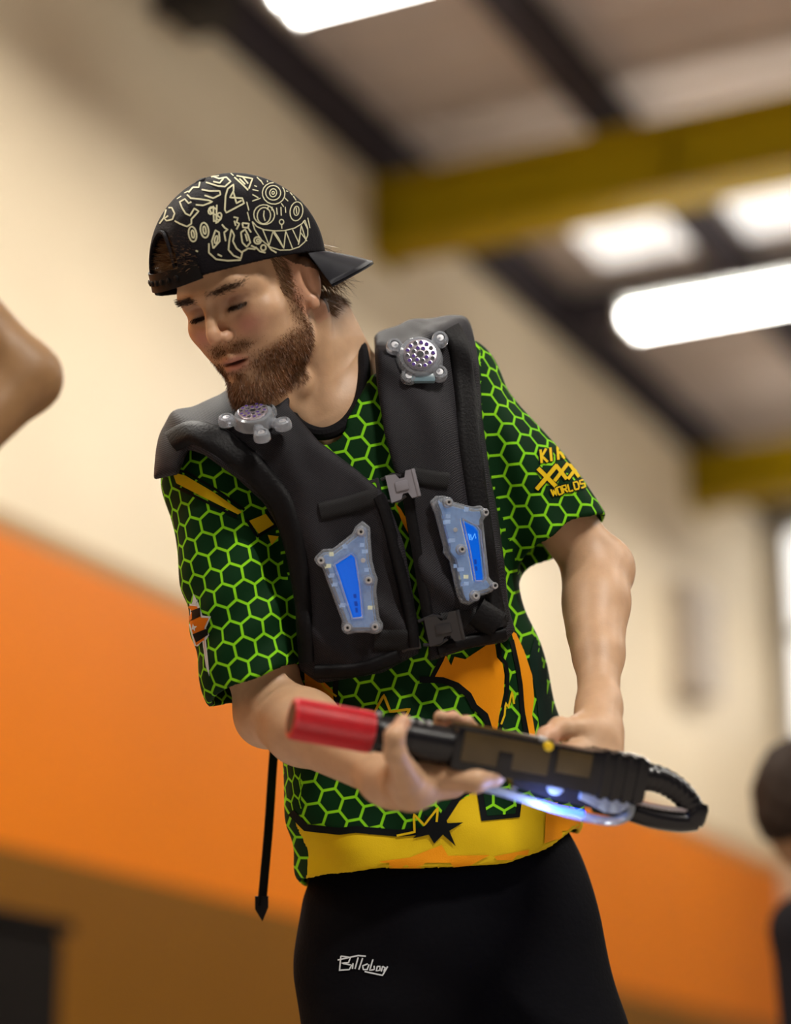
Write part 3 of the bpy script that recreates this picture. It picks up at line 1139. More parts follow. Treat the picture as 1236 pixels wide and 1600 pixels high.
used = np.unique(faces); rm = np.full(len(verts), -1); rm[used] = np.arange(len(used))
verts = verts[used]; faces = rm[faces]
BODY_V = verts
body_o = mk('body', W(verts), faces, M_skin, player, True, tint=skin_tint(verts))

# ---- strands of hair: thin tapering ribbons rooted in the skin
def strands(name, roots, dirs, bends, length, width, material, parent, seg=4, kind=None):
    n = len(roots)
    V = np.zeros((n, seg + 1, 2, 3)); 
    rnd = RNG.normal(size=(n, 3))
    side = np.cross(dirs, rnd); side /= np.linalg.norm(side, axis=1)[:, None] + 1e-9
    p = roots.copy(); d = dirs.copy()
    for j in range(seg + 1):
        w = width * (1 - (j / seg) ** 1.6) * 0.5 + 0.00003
        V[:, j, 0] = p + side * w[:, None]; V[:, j, 1] = p - side * w[:, None]
        p = p + d * (length / seg)[:, None]
        d = d + bends / seg
        d /= np.linalg.norm(d, axis=1)[:, None] + 1e-9
    base = (np.arange(n) * (seg + 1) * 2)[:, None]
    F = []
    for j in range(seg):
        F.append(np.concatenate([base + 2*j, base + 2*j + 1, base + 2*j + 3, base + 2*j + 2], 1))
    o = mk(name, W(V.reshape(-1, 3)), np.concatenate(F), material, parent, True)
    return tag(o, kind=kind)

def vnormals(v, q):
    a = v[q]; n = np.cross(a[:, 2] - a[:, 0], a[:, 3] - a[:, 1])
    return n / (np.linalg.norm(n, axis=1)[:, None] + 1e-12)
hfn = vnormals(hv, hq); hfc = hv[hq].mean(1); hh = toH(hfc)
M_beard = mat('beard_hair', (.16, .060, .017), .5, noise=(60, .5))
M_hair = mat('head_hair', (.15, .072, .026), .45, noise=(40, .5))
def scatter(w, n):
    w = np.clip(w, 0, None); idx = RNG.choice(len(w), n, p=w / w.sum()); return idx
down = HR @ np.array([0, -1, 0]); fwd = HR @ np.array([0, 0, 1])
# beard
bw = beard_mask(hh) * (np.abs(hh).max(1) < .15)
idx = scatter(bw, 11000)
d = hfn[idx] * .55 + down * .75 + fwd * .25 + RNG.normal(size=(len(idx), 3)) * .22
d /= np.linalg.norm(d, axis=1)[:, None]
ln = (.0045 + .007 * RNG.random(len(idx)) * np.clip((-hh[idx, 1] - .01) / .08, .15, 1)) * (0.45 + .55 * bw[idx])
strands('beard', hfc[idx] - hfn[idx] * .0005, d, down * .5 + RNG.normal(size=(len(idx), 3)) * .25, ln, np.full(len(idx), .00055), M_beard, player, 3, 'stuff')
# eyebrows
bwm = np.exp(-((np.abs(hh[:, 0]) - .031) / .0185) ** 4 - ((hh[:, 1] - .0455) / .0032) ** 2) * (hh[:, 2] > .05)
idx = scatter(bwm, 800)
lat = HR @ np.array([1., 0, 0])
sg = np.sign(hh[idx, 0])[:, None]
d = hfn[idx] * .35 + lat * sg * .9 + (-down) * .15 + RNG.normal(size=(len(idx), 3)) * .15
d /= np.linalg.norm(d, axis=1)[:, None]
strands('eyebrow', hfc[idx], d, lat * sg * .2, np.full(len(idx), .0055), np.full(len(idx), .00042), mat('brow_hair', (.035, .016, .008), .5), player, 3, 'stuff')
# lashes
lw = np.exp(-((np.abs(hh[:, 0]) - .0315) / .012) ** 4 - ((hh[:, 1] - .0190) / .0013) ** 2) * (hh[:, 2] > .06)
idx = scatter(lw, 420)
d = hfn[idx] * .6 + down * .7 + fwd * .3 + RNG.normal(size=(len(idx), 3)) * .12
d /= np.linalg.norm(d, axis=1)[:, None]
strands('eyelash', hfc[idx], d, -down * .3 + fwd * .3, np.full(len(idx), .0065), np.full(len(idx), .0005), MATS['brow_hair'], player, 3, 'stuff')
# head hair: sideburns and short sides
sw = ((np.abs(hh[:, 0]) > .05) & (hh[:, 1] > .005) & (hh[:, 1] < .075) & (hh[:, 2] < .036) & (hh[:, 2] > .014)).astype(float)
sw += ((hh[:, 2] < -.036) & (hh[:, 1] > -.050) & (hh[:, 1] < .07)).astype(float)
idx = scatter(sw, 6000)
d = hfn[idx] * .30 + down * .8 - fwd * .35 + RNG.normal(size=(len(idx), 3)) * .2
d /= np.linalg.norm(d, axis=1)[:, None]
strands('hair', hfc[idx], d, down * .3, np.full(len(idx), .014), np.full(len(idx), .0006), M_hair, player, 3, 'stuff')
# curls that stick out below the peak behind the ear
n = 420
rt = np.array([H(.058 + .01 * RNG.random(), -.006 + .045 * RNG.random(), -.040 - .035 * RNG.random()) for _ in range(n)])
d = np.array([L(535, 440, 0) - L(500, 425, 0)]) ; d = d / np.linalg.norm(d)
d = d + RNG.normal(size=(n, 3)) * .35 + np.array([.2, -.25, -.1])
d /= np.linalg.norm(d, axis=1)[:, None]
clump = RNG.normal(size=(14, 3)); ci = RNG.integers(0, 14, n)
bd = clump[ci] * .9 + np.array([.3, -1.0, .1]) + RNG.normal(size=(n, 3)) * .2
strands('hair_curls', rt, d, bd, .035 + .022 * RNG.random(n), np.full(n, .0011), M_hair, player, 6, 'stuff')

# forelock seen through the opening of the cap
fw_ = ((hh[:, 1] > .078) & (hh[:, 1] < .135) & (hh[:, 2] > .02) & (hh[:, 0] < .02)).astype(float)
idx = scatter(fw_, 2600)
d = hfn[idx] * .7 + HR @ np.array([-.5, .35, .1]) + RNG.normal(size=(len(idx), 3)) * .2
d /= np.linalg.norm(d, axis=1)[:, None]
strands('forelock', hfc[idx], d, HR @ np.array([.5, -.5, .2]) * .9, .018 + .014 * RNG.random(len(idx)), np.full(len(idx), .0012), M_hair, player, 4, 'stuff')
# ------------------------------------------------------------------ clothes
class Loft:
    """soft tube given by its left and right photo outline rows and its depth"""
    def __init__(s, rows, depth, kc, kslope, pw=2.4, grow=0.0):
        s.o = L(690, 1350, 0)[:2]
        a = L(560, 700, 0)[:2] - s.o; s.a = a / np.linalg.norm(a); s.b = np.array([s.a[1], -s.a[0]])
        uv = lambda p: ((L(p[0], p[1], 0)[:2] - s.o) @ s.b, (L(p[0], p[1], 0)[:2] - s.o) @ s.a)
        l = sorted([uv(r[0])[::-1] for r in rows]); r_ = sorted([uv(r[1])[::-1] for r in rows])
        s.V = np.linspace(min(l[0][0], r_[0][0]) - .02, max(l[-1][0], r_[-1][0]) + .02, 200)
        sm = lambda y: np.convolve(np.pad(y, 8, mode='edge'), np.ones(17) / 17, mode='valid')
        s.ul = sm(np.interp(s.V, [x[0] for x in l], [x[1] for x in l])) - grow
        s.ur = sm(np.interp(s.V, [x[0] for x in r_], [x[1] for x in r_])) + grow
        vm = [(l[i][0] + r_[i][0]) / 2 for i in range(len(l))]
        s.dp = sm(np.interp(s.V, vm, depth[::1])) + grow
        s.kc = sm(np.interp(s.V, vm, kc))
        s.ks = kslope; s.pw = pw
    def uv(s, P):
        d = P[:, :2] - s.o
        return d @ s.b, d @ s.a
    def __call__(s, P):
        u, v = s.uv(P)
        ul = np.interp(v, s.V, s.ul); ur = np.interp(v, s.V, s.ur); b = np.interp(v, s.V, s.dp); kc = np.interp(v, s.V, s.kc)
        c = (ul + ur) / 2; a = (ur - ul) / 2
        du = np.abs(u - c) / a + 1e-4; dk = np.abs(P[:, 2] - kc - s.ks * (u - c)) / b + 1e-4
        n = s.pw
        g = (du ** n + dk ** n) ** (1 / n)
        gr = np.sqrt((du ** (n-1) / a) ** 2 + (dk ** (n-1) / b) ** 2) * g ** (1 - n)
        return (g - 1) / gr

ROWS = [((470, 1395), (912, 1310)), ((446, 1262), (908, 1188)), ((440, 1120), (866, 1062)), ((430, 960), (806, 905)),
        ((408, 820), (782, 765)), ((385, 715), (760, 640)), ((380, 660), (745, 560)), ((380, 600), (745, 500))]
DEP = [.130, .124, .116, .122, .125, .118, .105, .10]
KC = [.010, .005, .0, .0, -.002, -.012, -.022, -.03]
torso = Loft(ROWS, DEP, KC, -.10)
def halfplane(p, q, side=1):
    """solid below the image line p->q (keeps what lies under it), along the view axis"""
    a, b = L(*p, 0)[:2], L(*q, 0)[:2]
    t = (b - a) / np.linalg.norm(b - a); n = np.array([-t[1], t[0]])
    return lambda P: ((P[:, :2] - a) @ n) * side
SHR = (np.array(L(342, 752, .025)), np.array(L(402, 1076, .092)), .070, .067)
SHL = (np.array(L(706, 614, -.025)), np.array(L(876, 846, .0)), .065, .067)
shoulder_line = halfplane((270, 716), (742, 525))
def vhem_cut(P):
    u, v = torso.uv(P)
    xs = np.array([(L(*p, 0)[:2] - torso.o) for p in [(455, 1398), (520, 1374), (600, 1359), (700, 1359), (790, 1355), (860, 1335), (925, 1305)]])
    hu = xs @ torso.b; hv_ = xs @ torso.a
    front = np.interp(u, hu, hv_) + .024
    back = .0 + 0 * u
    w = np.clip((P[:, 2] + .02) / .06, 0, 1)
    return (front * w + back * (1 - w)) - v
def cut_plane(p, n):
    n = np.asarray(n, float); n /= np.linalg.norm(n); p = np.asarray(p, float)
    return lambda P: (P - p) @ n
NR = np.array([.36, -.80, .26]); NL = np.array([.46, -.80, .22])
cufR = cut_plane(SHR[1], NR); cufL = cut_plane(SHL[1] + [0, 0, 0], NL)
def ext(S, t): return S[0] + (S[1] - S[0]) * t
_sr = rcone(SHR[0], ext(SHR, 1.35), SHR[2], SHR[3] - .002); _sl = rcone(SHL[0], ext(SHL, 1.4), SHL[2], SHL[3])
_sri = rcone(ext(SHR, .45), ext(SHR, 1.02), SHR[2] - .008, SHR[3] - .007); _sli = rcone(ext(SHL, .45), ext(SHL, 1.02), SHL[2] - .008, SHL[3] - .006)
_inner = Loft(ROWS, DEP, KC, -.10, grow=-.006)
def neckhole(P):
    return rcone(L(500, 585, .05), L(513, 676, .072), .062, .036)(P)
def jersey_folds(P):
    """slack at the waist, pulls in the sleeves, gathers where the vest hem squeezes the cloth"""
    u, v = torso.uv(P)
    low = np.clip((.34 - v) / .10, 0, 1) * np.clip(v / .06, .25, 1)
    fold = (np.sin(u * 46 + v * 30 + 1.5 * np.sin(v * 17)) + .7 * np.sin(u * 71 - v * 38 + 2)) * .0034 * low
    along = (P - SHR[0]) @ ((SHR[1] - SHR[0]) / np.linalg.norm(SHR[1] - SHR[0]))
    fr = np.sin(along * 52 + P[:, 0] * 70 + 2 * np.sin(P[:, 1] * 22)) * .0022 * np.clip((L(470, 900, 0)[0] - P[:, 0]) / .02, 0, 1)
    al = (P - SHL[0]) @ ((SHL[1] - SHL[0]) / np.linalg.norm(SHL[1] - SHL[0]))
    fl = (np.sin(al * 60 - P[:, 0] * 60 + 1.2) + .8 * np.sin(P[:, 0] * 95 + P[:, 1] * 46)) * .0028 * np.clip((P[:, 0] - L(770, 700, 0)[0]) / .02, 0, 1)
    return fold + fr + fl + wob(P, 55) * .0010
def jersey_f(P):
    fd = jersey_folds(P)
    d = smax(torso(P), shoulder_line(P), .05)
    d = smin(d, rcone(L(640, 610, -.03), L(704, 606, -.028), .055, .058)(P), .03)
    d = smin(d, rcone(L(430, 735, .0), L(345, 752, .02), .055, .060)(P), .03)
    d = smin(d, smax(_sr(P), cufR(P), .004), .022)
    d = smin(d, smax(_sl(P), cufL(P), .004), .022) + fd
    d = smax(d, vhem_cut(P), .004)
    u, v = torso.uv(P)
    inn = np.maximum(_inner(P), v - .10)
    inn = np.minimum(np.minimum(inn, _sri(P)), _sli(P)) + fd
    d = smax(d, -inn, .003)
    return smax(d, -neckhole(P), .006)

jv, jq = nets(jersey_f, L(225, 1430, -.22) - [.02, .02, 0], L(975, 470, .24) + [.02, .02, 0], .0030, slack=1.4)
# cloth coordinates: front plane on the trunk, wrapped round the arm on the sleeves
jc = jv[jq].mean(1)
def sleeve_uv(S, P, C):
    ax = (S[1] - S[0]); ln_ = np.linalg.norm(ax); ax = ax / ln_
    z = np.array([0, 0, 1.0]); z = z - ax * (z @ ax); z /= np.linalg.norm(z); x = np.cross(ax, z)
    def ang(Q):
        w = Q - S[0]; return np.arctan2(w @ x, w @ z), w @ ax
    a, t = ang(P); ac, _ = ang(C)
    a = ac[:, None] + (np.mod(a.reshape(len(C), -1) - ac[:, None] + math.pi, 2 * math.pi) - math.pi)
    return np.stack([a * S[3] * 1.05, -t.reshape(a.shape)], -1)
loopP = jv[jq].reshape(-1, 3)
u_, v_ = torso.uv(loopP)
uv = np.stack([v_, u_], -1).reshape(len(jq), 4, 2)
dT = np.maximum(torso(jc), shoulder_line(jc)); isR = (_sr(jc) < dT + .004) & (jc[:, 0] < L(470, 900, .1)[0]); isL = (_sl(jc) < dT - .002) & (jc[:, 0] > L(750, 800, 0)[0])
uR = sleeve_uv(SHR, loopP, jc); uL = sleeve_uv(SHL, loopP, jc)
uv[isR] = uR[isR]; uv[isL] = uL[isL]
M_hex = hex_material('jersey_cloth', (.0014, .023, .0045), (.31, .70, .010), .0268, .052)
jersey = mk('jersey', W(jv), jq, M_hex, player, True, uv=uv.reshape(-1, 2))
jersey['label'] = 'green jersey with lime hexagon net and yellow hem'

# collar
M_black = mat('black_ribbing', (.006, .0055, .007), .8, spec=.15, bump=(300, .3))
cp = [(556, 520, -.05), (566, 552, .005), (569, 590, .042), (562, 630, .072), (538, 664, .092), (502, 678, .098), (464, 662, .082), (446, 628, .05), (432, 600, .01), (445, 585, -.05), (500, 560, -.09), (545, 530, -.08)]
cs = spline([L(*p) for p in cp] + [L(*cp[0])], 8)
cm = MB(); cm.tube([*cs], .0085, 10)
col_o = cm.build('collar', M_black, jersey, W)

# shorts
SROWS = [((484, 1800), (1010, 1780)), ((474, 1610), (972, 1590)), ((466, 1500), (938, 1455)), ((476, 1385), (900, 1318)), ((520, 1320), (860, 1240))]
shl = Loft(SROWS, [.14, .135, .122, .104, .080], [.125, .060, .022, .004, -.005], 0.0, pw=2.3)
def shorts_f(P):
    d = shl(P)
    u, v = shl.uv(P)
    d = smax(d, v - .06, .01)
    d = smax(d, -.52 - v, .004)
    # the gap between the legs, below the picture
    gap = rcone(floorward(L(700, 1640, .05), 0), floorward(L(700, 1640, .05), .5), .012, .05)(P)
    d = smax(d, -gap, .03)
    return d + np.sin(u * 33 + v * 12) * .004 * np.clip(-v / .1, 0, 1) + np.sin(u * 17 - v * 31) * .003 + wob(P, 40) * .001
sv, sq = nets(shorts_f, L(430, 2000, -.2) - [.05, .02, 0], L(1030, 1220, .34) + [.05, .02, .05], .0045)
M_shorts = mat('black_shorts_cloth', (.0025, .0025, .0038), .8, spec=.08, noise=(12, .5), bump=(160, .3))
shorts = mk('shorts', W(sv), sq, M_shorts, player, True)
# shoes, far below the picture
for an in (ANR, ANL):
    w = W(an)[0]
    f0 = Sdf()
    f0.u(rcone((w[0], w[1] + .03, .055), (w[0], w[1] - .17, .040), .050, .042), .02)
    f0.u(rcone((w[0], w[1] + .02, .12), (w[0], w[1] + .01, .06), .048, .05), .02)
    f0.inter(lambda P: .004 - P[:, 2], .004)
    v_, q_ = nets(f0, (w[0] - .1, w[1] - .26, -.01), (w[0] + .1, w[1] + .12, .2), .006)
    mk('shoe', v_, q_, mat('shoe_black', (.02, .02, .022), .5), player, True)

# ------------------------------------------------------------------ printing on the jersey and shorts
JB = bvh_of(jersey); SB = bvh_of(shorts)
M_org = mat('orange_print', (.78, .28, .006), .6, spec=.1, bump=(700, .15))
M_yel = mat('yellow_print', (.66, .44, .008), .6, spec=.1, bump=(700, .15))
M_blk = mat('black_print', (.004, .005, .005), .6, spec=.1)
M_wht = mat('white_print', (.62, .66, .68), .6, spec=.1)
def pp(poly, m, off, name='print', **kw): return print_poly(name, poly, JB, m, jersey, off, **kw)
def pl(paths, w, m, off, name='print_line', **kw):
    if name != 'print_line':
        o = print_lines(name, paths, w, JB, m, jersey, off, **kw)
        return tag(o, kind='stuff') if o else None
    for p in paths: print_lines(name, [p], w, JB, m, jersey, off, **kw)
hem = [(466, 1394), (520, 1379), (600, 1366), (700, 1366), (790, 1362), (860, 1342), (910, 1318)]
yel_poly = [(456, 1274), (480, 1298), (530, 1303), (555, 1300), (620, 1306), (660, 1302), (695, 1284), (716, 1250), (744, 1236), (800, 1244), (860, 1252), (896, 1262), (912, 1285), (930, 1420), (440, 1440), (478, 1385), (482, 1330)]
jpx = topx(jc)
isY = (polysd(jpx[:, 0], jpx[:, 1], yel_poly) < 0) & (jc[:, 2] > -.02)
jersey.data.materials.append(M_yel)
jersey.data.polygons.foreach_set('material_index', isY.astype(np.int32))
jersey.data.update()
pl([[(452, 1266), (478, 1293), (530, 1299), (556, 1296), (622, 1302), (658, 1299), (692, 1281), (714, 1247), (738, 1228)]], 11, M_blk, .0011)
pp([(745, 1236), (816, 1244), (812, 1277), (752, 1283)], M_blk, .0012)
pp([(755, 1240), (808, 1246), (805, 1271), (761, 1275)], M_hex, .0016, uvscale=.00080, step=6)
pp([(540, 1358), (600, 1345), (640, 1340), (690, 1320), (700, 1337), (765, 1336), (735, 1352), (690, 1356), (600, 1356)], M_org, .0012)
pp([(772, 1338), (835, 1326), (880, 1306), (905, 1300), (907, 1311), (860, 1333), (790, 1353), (774, 1352)], M_org, .0012)
pp([(853, 1262), (896, 1264), (907, 1285), (900, 1302), (850, 1318)], M_org, .0013)
star = [(643, 1308), (664, 1288), (660, 1270), (680, 1282), (690, 1262), (697, 1284), (722, 1283), (700, 1296), (710, 1320), (690, 1302), (676, 1316), (668, 1302)]
pp([(x + 2, y + 2) for x, y in star], M_blk, .0015, 'starburst', step=5)
pl([[(620, 1306), (648, 1300), (647, 1272), (663, 1289), (684, 1262), (682, 1284)]], 3.5, M_yel, .0018)
# orange flame and stripes at the waist
fl_ = [(694, 1018), (705, 1040), (710, 1026), (727, 1030), (772, 1000), (776, 1027), (785, 1037), (788, 1055), (787, 1082), (780, 1116), (776, 1150), (765, 1150), (755, 1120), (737, 1107), (728, 1089), (712, 1075), (692, 1066), (672, 1064)]
pp(fl_, M_org, .0010, 'orange_flame')
pl([[(655, 1062), (672, 1062), (692, 1063), (714, 1071), (732, 1086), (741, 1104), (758, 1118), (768, 1150)]], 10, M_blk, .0013)
pl([[(778, 1000), (781, 1026), (790, 1037), (793, 1055), (792, 1082), (785, 1116), (780, 1150)]], 6, M_blk, .0013)
pl([[(672, 1064), (690, 1030), (698, 1010)]], 7, M_blk, .0013)
pp([(798, 985), (806, 990), (818, 1016), (831, 1055), (834, 1090), (831, 1118), (838, 1160), (829, 1160), (820, 1112), (814, 1060), (806, 1020)], M_org, .0010, 'orange_stripe', step=6)
pl([[(799, 1000), (808, 1040), (813, 1070), (816, 1112), (824, 1160)]], 7, M_blk, .0012)
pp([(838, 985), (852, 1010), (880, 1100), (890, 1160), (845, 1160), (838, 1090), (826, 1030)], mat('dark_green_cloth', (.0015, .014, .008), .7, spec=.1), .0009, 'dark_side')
pl([[(783, 1132), (788, 1118), (790, 1098), (794, 1106), (800, 1080), (803, 1100)]], 3, M_yel, .0014)
pp([(476, 1048), (497, 1056), (528, 1086), (524, 1108), (478, 1098)], M_org, .0010)
pl([[(498, 1058), (508, 1075), (526, 1088)]], 3, M_yel, .0014)
pl([[(562, 1108), (586, 1112), (600, 1086), (610, 1112), (640, 1108), (632, 1122)]], 4, mat('ochre_print', (.42, .25, .006), .6, spec=.1), .0014)
pl([[(527, 1050), (524, 1075), (526, 1100)]], 8, M_blk, .0012)
pp([(617, 786), (626, 795), (640, 820), (648, 845), (640, 838), (628, 815)], M_org, .0010, step=5)
# right sleeve: yellow shoulder stripe, slabs and the spiky emblem
pp([(270, 738), (290, 743), (335, 770), (378, 800), (372, 804), (320, 778), (276, 755)], M_yel, .0010, 'yellow_stripe', step=6)
pl([[(268, 733), (292, 738), (337, 765), (382, 797)], [(274, 760), (320, 783), (370, 808)]], 4, M_blk, .0012)
pp([(389, 814), (415, 803), (428, 820), (404, 834)], M_yel, .0010, step=6)
pp([(418, 836), (436, 838), (424, 852)], M_yel, .0010, step=5)
pl([[(385, 812), (402, 838), (432, 820), (417, 799)]], 5, M_blk, .0012)
E2x = lambda pts: [(220 + x / 3.635, 860 + y / 3.635) for x, y in pts]
out_ = E2x([(255, 300), (300, 305), (300, 245), (330, 300), (352, 370), (400, 375), (372, 440), (390, 480), (372, 510), (388, 660), (392, 715), (372, 660), (352, 515), (312, 560), (290, 480), (270, 400)])
pp(out_, M_wht, .0010, 'emblem', step=5)
pp(E2x([(262, 312), (322, 318), (345, 382), (388, 384), (362, 440), (380, 478), (362, 500), (378, 655), (360, 510), (318, 540), (300, 480), (280, 400)]), mat('emblem_orange', (.62, .16, .008), .6, spec=.1), .0014, 'emblem_orange', step=5)
pp(E2x([(268, 352), (340, 325), (342, 375), (280, 405)]), M_blk, .0018, 'emblem_black', step=5)
pp(E2x([(298, 475), (385, 440), (385, 480), (318, 522)]), M_blk, .0018, 'emblem_black', step=5)
pp(E2x([(300, 270), (312, 285), (330, 280), (318, 296), (322, 312), (306, 302), (292, 308), (298, 292)]), M_wht, .0020, 'emblem_star', step=4)
pp(E2x([(300, 415), (308, 430), (324, 430), (312, 442), (312, 458), (302, 446), (290, 452), (296, 438)]), M_wht, .0020, 'emblem_star', step=4)
# left sleeve lettering
GLY = {'K': [[(0, 0), (0, 1)], [(.8, 1), (.1, .5), (.85, 0)]], 'I': [[(.2, 0), (.2, 1)]],
       'R': [[(0, 0), (0, 1), (.75, 1), (.8, .55), (.1, .5)], [(.35, .5), (.85, 0)]], 'F': [[(0, 0), (0, 1), (.8, 1)], [(0, .52), (.6, .52)]],
       'X': [[(0, 0), (1, 1)], [(0, 1), (1, 0)]], 'W': [[(0, 1), (.22, 0), (.5, .8), (.78, 0), (1, 1)]],
       'O': [[(.1, 0), (.9, 0), (.9, 1), (.1, 1), (.1, 0)]], 'L': [[(0, 1), (0, 0), (.8, 0)]],
       'D': [[(0, 0), (0, 1), (.7, 1), (.9, .75), (.9, .25), (.7, 0), (0, 0)]], 'S': [[(.9, 1), (.1, 1), (.1, .52), (.9, .48), (.9, 0), (.05, 0)]]}
def letter(text, p0, adv, hvec, wv):
    """strokes of a word: start point, advance per letter, letter height vector, letter width vector (photo pixels on the cloth)"""
    paths = []
    for i, ch in enumerate(text):
        for st in GLY[ch]:
            paths.append([(p0[0] + adv[0] * i + wv[0] * x + hvec[0] * y, p0[1] + adv[1] * i + wv[1] * x + hvec[1] * y) for x, y in st])
    return paths
for word, p0, adv, hv2, wv, wd in (('KIRF', (846, 724), (13, -2.5), (-2, -21), (11, -2), 3.8), ('X', (838, 765), (25, -5), (2, -33), (30, -5), 6.5), ('X', (866, 752), (20, -4), (2, -25), (19, -3), 5.5), ('X', (887, 749), (20, -4), (2, -23), (17, -3), 5.0), ('WORLDS', (863, 776), (8.8, -2.6), (-3, -11), (7.4, -2.0), 2.6)):
    ps = letter(word, p0, adv, hv2, wv)
    pl(ps, wd + 4, M_blk, .0012, 'lettering_edge', step=3)
    pl(ps, wd, M_yel, .0018, 'lettering', step=3)
# script on the shorts
scr = [[(533, 1494), (531, 1516)], [(533, 1494), (548, 1496), (545, 1504), (534, 1505), (550, 1508), (546, 1515), (530, 1516)], [(552, 1505), (551, 1514)], [(560, 1496), (555, 1514)], [(567, 1497), (561, 1515)],
       [(575, 1506), (567, 1509), (568, 1515), (574, 1515), (577, 1507)], [(583, 1499), (578, 1516), (585, 1515), (585, 1509)], [(590, 1510), (588, 1517), (594, 1516), (594, 1510), (590, 1510)], [(598, 1510), (596, 1518)], [(598, 1510), (602, 1512), (600, 1518)],
       [(570, 1518), (588, 1522), (598, 1524), (606, 1510)], [(528, 1500), (560, 1493), (572, 1494)]]
tag(print_lines('script_logo', scr, 2.2, SB, M_wht, shorts, .0012, 3), kind='stuff')
# ================================================================== CAP (worn back to front, turned a little)
CY = ry(math.radians(-28))
HRC = HR @ CY
def toC(P): return ((P - HO) @ HRC) / HS
def C(x, y, z): return HO + HRC @ (np.array([x, y, z], float) * HS)
CE = np.array([.0, .055, .004]); CRd = np.array([.097, .112, .112])
def rimline(c):
    # the rim dips from the strap over the forehead to the peak at the nape (head frame)
    h = c @ CY.T
    return .041 + .28 * h[:, 2]
def cap_f(P):
    c = toC(P)
    q = c - CE
    k0 = np.linalg.norm(q / CRd, axis=1); k1 = np.linalg.norm(q / CRd ** 2, axis=1)
    d = k0 * (k0 - 1) / (k1 + 1e-9)
    d = d + .0012 * np.cos(np.arctan2(c[:, 0], c[:, 2]) * 6) * np.clip(c[:, 1] / .05, 0, 1) + wob(c, 60) * .0008   # panels
    sh = np.abs(d) - .0018
    # the strap opening
    arch = np.sqrt((c[:, 0] / .040) ** 2 + (np.maximum(c[:, 1] - .090, 0) / .043) ** 2) - 1
    arch = np.maximum(arch * .040, np.maximum(.090 - c[:, 1], -c[:, 2]))
    sh = smax(sh, -arch, .003)
    return smax(sh, rimline(c) - c[:, 1], .002)
cv, cq = nets(cap_f, HO - [.16, .05, .14], HO + [.14, .22, .19], .0019)
M_cap = mat('cap_black_twill', (.005, .004, .006), .8, spec=.15, bump=(500, .3))
cap = mk('cap', W(cv), cq, M_cap, player, True)
cap['label'] = 'black cap with pale scribbled drawings worn backwards'
# button
bt = MB(); top = C(0, CE[1] + CRd[1], CE[2]); ax = HRC @ np.array([0, 1., 0])
bt.lathe(top - ax * .002, ax, [(0, .0095), (.003, .0095), (.006, .0065), (.007, .001)], 16)
bt.build('button', M_cap, cap, W)
# closing strap and binding round the opening
def on_dome(a, y):
    yy = (y - CE[1]) / CRd[1]; r = math.sqrt(max(0, 1 - yy * yy))
    return C(CE[0] + CRd[0] * r * math.sin(a), y, CE[2] + CRd[2] * r * math.cos(a))
bnd = MB(); bnd.tube([on_dome(math.atan2(.041 * math.cos(t), .098), .090 + .044 * math.sin(t)) for t in np.linspace(0, math.pi, 24)], .0028, 8)
bnd.build('opening_binding', M_cap, cap, W)
# strap: flat band with snap studs
st = []
for a in np.linspace(-.75, .75, 30):
    rl = lambda y: y
    lo_, hi_ = on_dome(a, .068), on_dome(a, .090)
    st.append((lo_, hi_))
mb = MB(); v = []; f = []
cen = C(*CE)
for i, (a, b) in enumerate(st):
    for p in (a, lerp(a, b, .5), b):
        o = (p - cen) / np.linalg.norm(p - cen)
        v += [p + o * .0045, p + o * .0015]
for i in range(len(st) - 1):
    for j in range(2):
        k = i * 6 + j * 2; m_ = k + 6
        f += [(k, k + 2, m_ + 2, m_), (k + 1, m_ + 1, m_ + 3, k + 3)]
    f += [(i*6, i*6+6, i*6+7, i*6+1), (i*6+4, i*6+5, i*6+11, i*6+10)]
mb.add(v, f); mb.build('snap_strap', mat('strap_black', (.006, .0055, .006), .6, spec=.2), cap, W)
for a in np.linspace(-.42, .42, 7):
    p = on_dome(a, .079); o = (p - cen) / np.linalg.norm(p - cen)
    sb = MB(); sb.lathe(p + o * .0045, o, [(0, .0036), (.0012, .0033), (.002, .001)], 10)
    sb.build('snap_stud', MATS['strap_black'], cap, W)
# peak
pv, pf = [], []
na, nr = 30, 9
def peak_pt(a, r, t):
    """a = angle from the back, r 0..1 outwards"""
    ang = math.pi + a
    hx, hz = math.sin(ang), math.cos(ang)
    ci = np.array([CE[0] + CRd[0] * .97 * hx, 0, CE[2] + CRd[2] * .97 * hz])
    hrim = (ci @ CY.T)
    y0 = .041 + .28 * hrim[2] + .004
    reach = .060 * math.sqrt(max(0, 1 - (a / 1.06) ** 2.0)) * r
    dirx, dirz = math.sin(math.pi + a * .35), math.cos(math.pi + a * .35)
    y = y0 - .010 * (a / 1.0) ** 2 * (0.3 + r) - .030 * r - .008 * r * r - t
    return C(ci[0] + dirx * reach, y, ci[2] + dirz * reach)
for side, t in enumerate((0.0, .0035)):
    for i in range(na + 1):
        a = -1.04 + 2.08 * i / na
        for j in range(nr + 1):
            pv.append(peak_pt(a, j / nr, t))
m_ = (na + 1) * (nr + 1)
for i in range(na):
    for j in range(nr):
        k = i * (nr + 1) + j
        pf.append((k, k + 1, k + nr + 2, k + nr + 1)); k += m_
        pf.append((k, k + nr + 1, k + nr + 2, k + 1))
    k = i * (nr + 1) + nr
    pf.append((k, k + nr + 1, k + nr + 1 + m_, k + m_))
peak = mk('peak', W(pv), pf, mat('peak_cloth', (.008, .008, .013), .6, spec=.3, noise=(90, .6)), cap, True)
